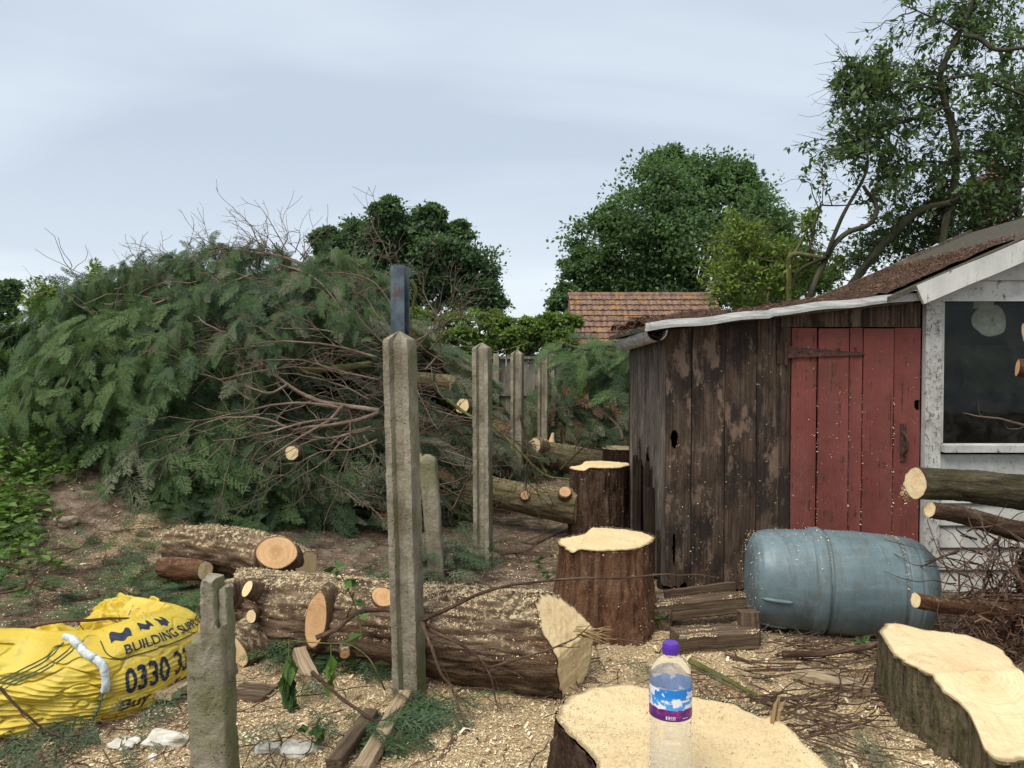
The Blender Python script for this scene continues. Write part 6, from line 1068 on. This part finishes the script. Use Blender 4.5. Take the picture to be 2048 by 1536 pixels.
def twig_tree(name, label, limbs, ells, ntw, leaf, mats, bark, d0, lv=16, tl=(.35, .8), grp=None, cat='tree', sparse=None, tr=.006):
    """limbs: (polyline px, distances, r0, r1); ells: leafy regions (px, py, rx, ry, dist, depth, weight); twigs grow from the nearest limb point to a spot in a region and carry leaves"""
    t = thing(name, label, cat, (*pl([limbs[0][0][0]], limbs[0][1][0])[0][:2], 0)); lb = MB(); lf = MB(); K = []
    for pts, Y, r0, r1 in limbs:
        P = catmull(pl(pts, Y), 36); P = P + (fbm(P * 3.3, 2)[:, None] - .5) * .10; lb.tube(P, np.linspace(r0, r1, 36), 9, rn=.3); K.append(P)
    K = np.concatenate(K); wts = A([e_[6] * e_[2] * e_[3] for e_ in ells], float); wts /= wts.sum()
    for q in range(ntw):
        e_ = ells[rng.choice(len(ells), p=wts)]; v = unit(1)[0] * rng.random() ** .4; Y = e_[4] + v[1] * e_[5]; p = at(e_[0] + v[0] * e_[2], e_[1] + v[2] * e_[3], Y); dd = np.linalg.norm(K - p, axis=1); kk = K[np.argsort(dd)[rng.integers(0, 10)]]; ln = np.linalg.norm(p - kk)
        if ln > 1.6: kk = p + (kk - p) / ln * U(.7, 1.3)
        mid = (kk + p) / 2 + rng.normal(size=3) * .08 * ln + A([0, 0, .06 * ln]); W_ = catmull([kk, mid, p], 9); W_[1:] += rng.normal(size=(8, 3)) * .012; lb.tube(W_, np.linspace(tr * U(.7, 1.3), .0018, 9), 4, cap=False)
        n_ = rng.poisson(lv); i = rng.integers(3, 9, n_); b = W_[i] + rng.normal(size=(n_, 3)) * .03; D = nrm(W_[-1] - W_[3])[None] * .5 + rng.normal(size=(n_, 3)) * .7 + A([0, 0, -.1]); leaves_into(lf, b, D, rng.normal(size=(n_, 3)) * .6 + A([0, -.2, 1.]), leaf * U(.6, 1.25, n_), .52, .1, rng.integers(0, len(mats), n_) if len(mats) > 1 else 0)
        for z in range(4): ii = rng.integers(3, 8); lb.tube(wander(W_[ii], W_[ii] - W_[ii - 1] + unit(1)[0] * .05, U(.12, .35), 4, .25), np.linspace(.003, .0014, 4), 3, cap=False)
    lb.build('trunk', M[bark], t, smooth=True); lf.build('crown', mats, t); return t
twig_tree('apple_tree', 'old crooked apple tree with thin leafy crown leaning over the shed roof',
    [([(1880, 640), (1886, 484), (1901, 404), (1911, 323), (1901, 250), (1884, 182), (1880, 145), (1921, 61), (1945, 0), (1970, -80)], (8.2, 8.0), .042, .024), ([(1650, 640), (1719, 549), (1771, 484), (1836, 424), (1905, 404)], (8.3, 8.1), .046, .034), ([(1610, 620), (1622, 585), (1658, 505), (1691, 468), (1739, 448), (1751, 416), (1723, 375)], (7.8, 7.6), .035, .018), ([(1654, 513), (1683, 436), (1723, 363), (1735, 323), (1733, 258)], (7.7, 7.6), .022, .010), ([(1733, 290), (1731, 266), (1804, 246), (1884, 214)], (7.7, 8.0), .012, .02), ([(1929, 69), (1957, 77), (1993, 97), (2060, 95)], (8.0, 7.7), .03, .018), ([(1893, 161), (1945, 151), (2006, 174), (2080, 200)], (8.0, 7.8), .016, .01), ([(1905, 400), (1960, 380), (2060, 370)], (8.0, 8.3), .02, .012), ([(1910, 330), (1850, 325), (1760, 345)], (8.0, 8.2), .014, .006), ([(1620, 500), (1640, 420), (1652, 410), (1730, 412)], (7.9, 8.0), .012, .006), ([(1654, 513), (1600, 540), (1583, 580)], (7.7, 7.8), .02, .012), ([(2030, 640), (2035, 420), (2040, 330)], (8.8, 8.6), .04, .03), ([(1911, 323), (1990, 300), (2070, 240)], (8.0, 8.3), .015, .008), ([(1884, 182), (1800, 160), (1730, 180), (1680, 150)], (8.0, 7.8), .012, .005), ([(1921, 61), (1860, 30), (1810, 10)], (8.0, 7.9), .012, .005)],
    [(1725, 150, 70, 85, 7.9, .5, 1.35), (1690, 190, 40, 60, 7.8, .4, 1.3), (1640, 310, 75, 42, 7.8, .4, 1.3), (1720, 260, 80, 90, 8, .7, 1.2), (1800, 180, 100, 110, 8.1, .8, 1.25), (1900, 90, 120, 110, 8.2, .8, .8), (1860, 10, 90, 60, 8.1, .6, .7), (1800, 330, 90, 90, 8.2, .8, 1.5), (1960, 230, 110, 130, 8.4, .9, 1.1), (1960, 370, 110, 90, 8.6, .9, 2.0), (1840, 440, 110, 70, 8.7, .7, 1.9), (1990, 60, 80, 100, 8.5, .8, 1.2), (1760, 400, 50, 60, 8.3, .6, .8), (2040, 180, 60, 200, 8.9, .8, 1.2), (1960, 440, 100, 50, 8.9, .6, 1.8), (1790, 500, 80, 50, 8.8, .5, 1.4), (1680, 350, 45, 25, 7.9, .4, .5), (1780, 510, 75, 50, 9.2, .5, 2.), (1870, 480, 80, 45, 9.3, .5, 2.), (1700, 530, 55, 45, 9.2, .4, 1.7), (1690, 430, 45, 40, 8.6, .4, .8)],
    860, .074, [M['apple'], M['apple'], M['oak2']], 'apple_bark', 8, 18)
twig_tree('apple_tree', 'low lime green shrub with mossy stub trunk behind the shed roof', [([(1578, 660), (1578, 597), (1576, 530), (1590, 505), (1640, 515)], (8.0, 8.0), .035, .022), ([(1545, 660), (1535, 600), (1555, 560), (1580, 545)], (8.1, 8.0), .02, .012), ([(1576, 530), (1520, 545), (1450, 560)], (8, 8.1), .012, .006), ([(1580, 545), (1500, 500), (1470, 450)], (8.1, 8.3), .012, .005), ([(1590, 505), (1620, 450), (1645, 400)], (8, 8.0), .010, .005)],
    [(1480, 490, 50, 50, 8.3, .5, 1.), (1440, 550, 45, 45, 8.2, .5, .9), (1530, 540, 70, 60, 8.3, .5, 1.), (1600, 520, 50, 60, 8.4, .5, 1.), (1470, 590, 70, 40, 8.1, .4, .8), (1560, 590, 60, 30, 8.4, .4, .7), (1530, 480, 40, 40, 8.3, .4, .8), (1660, 530, 40, 50, 8.6, .4, .9), (1470, 445, 22, 28, 8.3, .3, .9), (1615, 450, 26, 34, 8.2, .3, .7), (1425, 525, 22, 40, 8.2, .3, .8), (1510, 455, 20, 25, 8.3, .3, .6)], 270, .062, [M['lime'], M['lime'], M['hedge']], 'branch_moss', 8, 18, cat='shrub')
twig_tree('sapling', 'pale green sapling standing up behind the left of the brush heap', [([(80, 760), (85, 660), (95, 600), (90, 560)], (12, 12), .03, .008), ([(85, 660), (140, 620), (185, 560), (190, 525)], (12, 12), .02, .006)],
    [(80, 600, 45, 40, 12, .5, 1.), (140, 620, 50, 30, 12, .5, 1.), (188, 550, 18, 28, 12, .3, .7), (110, 590, 40, 30, 12, .4, 1)], 150, .08, [M['lime'], M['hedge']], 'apple_bark', 12, 16, tr=.008)

# ------------------------------------------------------------------ buildings and fence behind
def far_house():
    t = thing('tiled_outbuilding', 'low outbuilding with lichen covered clay tile roof beyond the posts', 'building', (4, 20, 0)); X0, X1 = at(1143, 640, 19.5)[0], 5.4; e0 = A([18.5, at(1143, 692, 18.5)[2]]); r0 = A([20.5, at(1143, 592, 20.5)[2]])
    k = Mat('clay_tile', .9, .15); v = k.obj(); rnd = k.noise(k.map(v, (12, .1, 4)), 1, 1); c = k.ramp(rnd, [(.35, (.13, .08, .062)), (.5, (.19, .118, .088)), (.65, (.26, .165, .12))])
    c = k.mix(k.ramp(k.noise(v, 3.2, 6, .75), [(.52, 0.), (.63, .7)]), c, (.36, .19, .05)); c = k.mix(k.ramp(k.noise(v, 9, 5, .7), [(.6, 0.), (.68, .6)]), c, (.34, .33, .26)); c = k.mix(k.ramp(k.noise(v, 2, 4, .7), [(.5, 0.), (.7, .5)]), c, (.10, .06, .06)); k.color(c).bump(k.noise(v, 40, 3), .4, .01)
    nc = 9; xs = np.arange(X0, X1, .02); wv = .022 * np.abs(np.sin((xs - X0) * np.pi / .15)) ** .6
    for i in range(nc):
        a, b = i / nc, (i + 1) / nc + .02; lo, hi = e0 + (r0 - e0) * a, e0 + (r0 - e0) * min(b, 1); nn = nrm(A([-(r0 - e0)[1], (r0 - e0)[0]])); jit = .014 * (vn(np.stack([np.floor((xs - X0) / .15) * 3.3, 0 * xs, 0 * xs + i], -1)) - .5)
        rows = [(lo, .045 - .028), (lo, .045), (hi, .004)]; V = np.stack([np.stack([xs, p[0] + nn[0] * (h + wv + jit), p[1] + nn[1] * (h + wv + jit)], -1) for p, h in rows]); MB().add(V, grid_faces(3, len(xs))[:, ::-1]).build('tile_course', k.m, t)
    MB().tube([(X0 - .02, r0[0] + .05, r0[1] + .02), (X1, r0[0] + .05, r0[1] + .02)], .085, 12).build('ridge', k.m, t)
    MB().add([(X0, e0[0], e0[1] - .02), (X1, e0[0], e0[1] - .02), (X1, 22.4, e0[1] - .02), (X0, 22.4, e0[1] - .02), (X0, r0[0], r0[1] - .02), (X1, r0[0], r0[1] - .02)], [A([[0, 1, 2, 3], [2, 5, 4, 3]]), A([[0, 3, 4]])]).build('roof_back', k.m, t)
    bk_ = Mat('brick_wall', .9); b = bk_.n('ShaderNodeTexBrick', {'Vector': bk_.map(bk_.obj(), (1, 1, 1), rot=(math.pi / 2, 0, 0)), 'Color1': (.22, .10, .065, 1), 'Color2': (.30, .15, .10, 1), 'Mortar': (.36, .32, .27, 1), 'Scale': 1., 'Brick Width': .225, 'Row Height': .075, 'Mortar Size': .008}); bk_.color(b.outputs[0]); M['brick'] = bk_.m
    MB().box(((X0 + X1) / 2 + .1, 20.5, e0[1] / 2 - .05), (X1 - X0 - .2, 3.6, e0[1])).build('wall', bk_.m, t)
    t2 = thing('brick_chimney', 'brick chimney stack glimpsed through the apple tree at the right', 'chimney', (8.1, 13.2, 0)); c = at(1982, 420, 13.2); MB().box((c[0], 13.2, 2.3), (.42, .5, 4.6)).build('stack', bk_.m, t2); MB().box((c[0], 13.2, 4.65), (.5, .58, .1)).build('corbel', bk_.m, t2); MB().tube([(c[0], 13.2, 4.7), (c[0], 13.2, 5.0)], [.1, .085], 14).build('pot', k.m, t2)
    # corrugated roof at the far left
    t3 = thing('corrugated_shed', 'grey corrugated roofed shed at the far left edge', 'shed', (-11.5, 16, 0)); g = Mat('corrugated_sheet', .7); g.color(g.ramp(g.noise(g.map(g.obj(), (3, 1, 1)), 2, 4), [(.35, (.10, .09, .085)), (.65, (.20, .19, .18))])); xs = np.arange(-14, at(58, 660, 16)[0], .02); z1, z0 = at(30, 647, 16.5)[2], at(30, 682, 15.6)[2]; w_ = .02 * np.sin(xs * 2 * np.pi / .15)
    MB().add(np.stack([np.stack([xs, np.full_like(xs, y_), z_ + w_], -1) for y_, z_ in ((15.6, z0), (16.5, z1), (17.5, z0))]), grid_faces(3, len(xs))[:, ::-1]).build('roof', g.m, t3); MB().box(((xs[0] + xs[-1]) / 2, 16.5, z0 / 2 - .03), (xs[-1] - xs[0] - .2, 1.6, z0 - .02)).build('wall', M['fence_w'], t3)
    crown_tree('mossy_hedge', 'low yellow green hedge below the corrugated roof', [(-20, 690, 16), (10, 690, 14), (40, 690, 12), (-60, 690, 18)], 14.5, [M['hedge']], .08, 110, 14, 10, 'hedge', .3, bark='apple_bark')
far_house()
fn = thing('wooden_fence', 'grey vertical board fence far behind the concrete posts', 'fence', (0, 13, 0)); fz = at(950, 714, 13)[2]; xs = np.arange(-2.6, 1.6, .125)
for i, x in enumerate(xs): board('fence_board', x, x + .123, .05, fz - .02 - .012 * rng.random(), 13 + .008 * (i % 2), .016, M['fence_w'], fn, warp=.004, gap=.002, nx=3)
MB().box((-.5, 12.98, fz - .01), (4.3, .05, .05)).build('top_rail', M['fence_w'], fn); MB().box((-.5, 12.97, fz - .62), (4.3, .04, .07)).build('rail', M['fence_w'], fn)
for px in (880, 992, 1103): c = at(px, 720, 12.9); MB().box((c[0], 12.93, fz / 2 + .02), (.09, .07, fz + .08)).build('fence_post', M['conc'], fn)
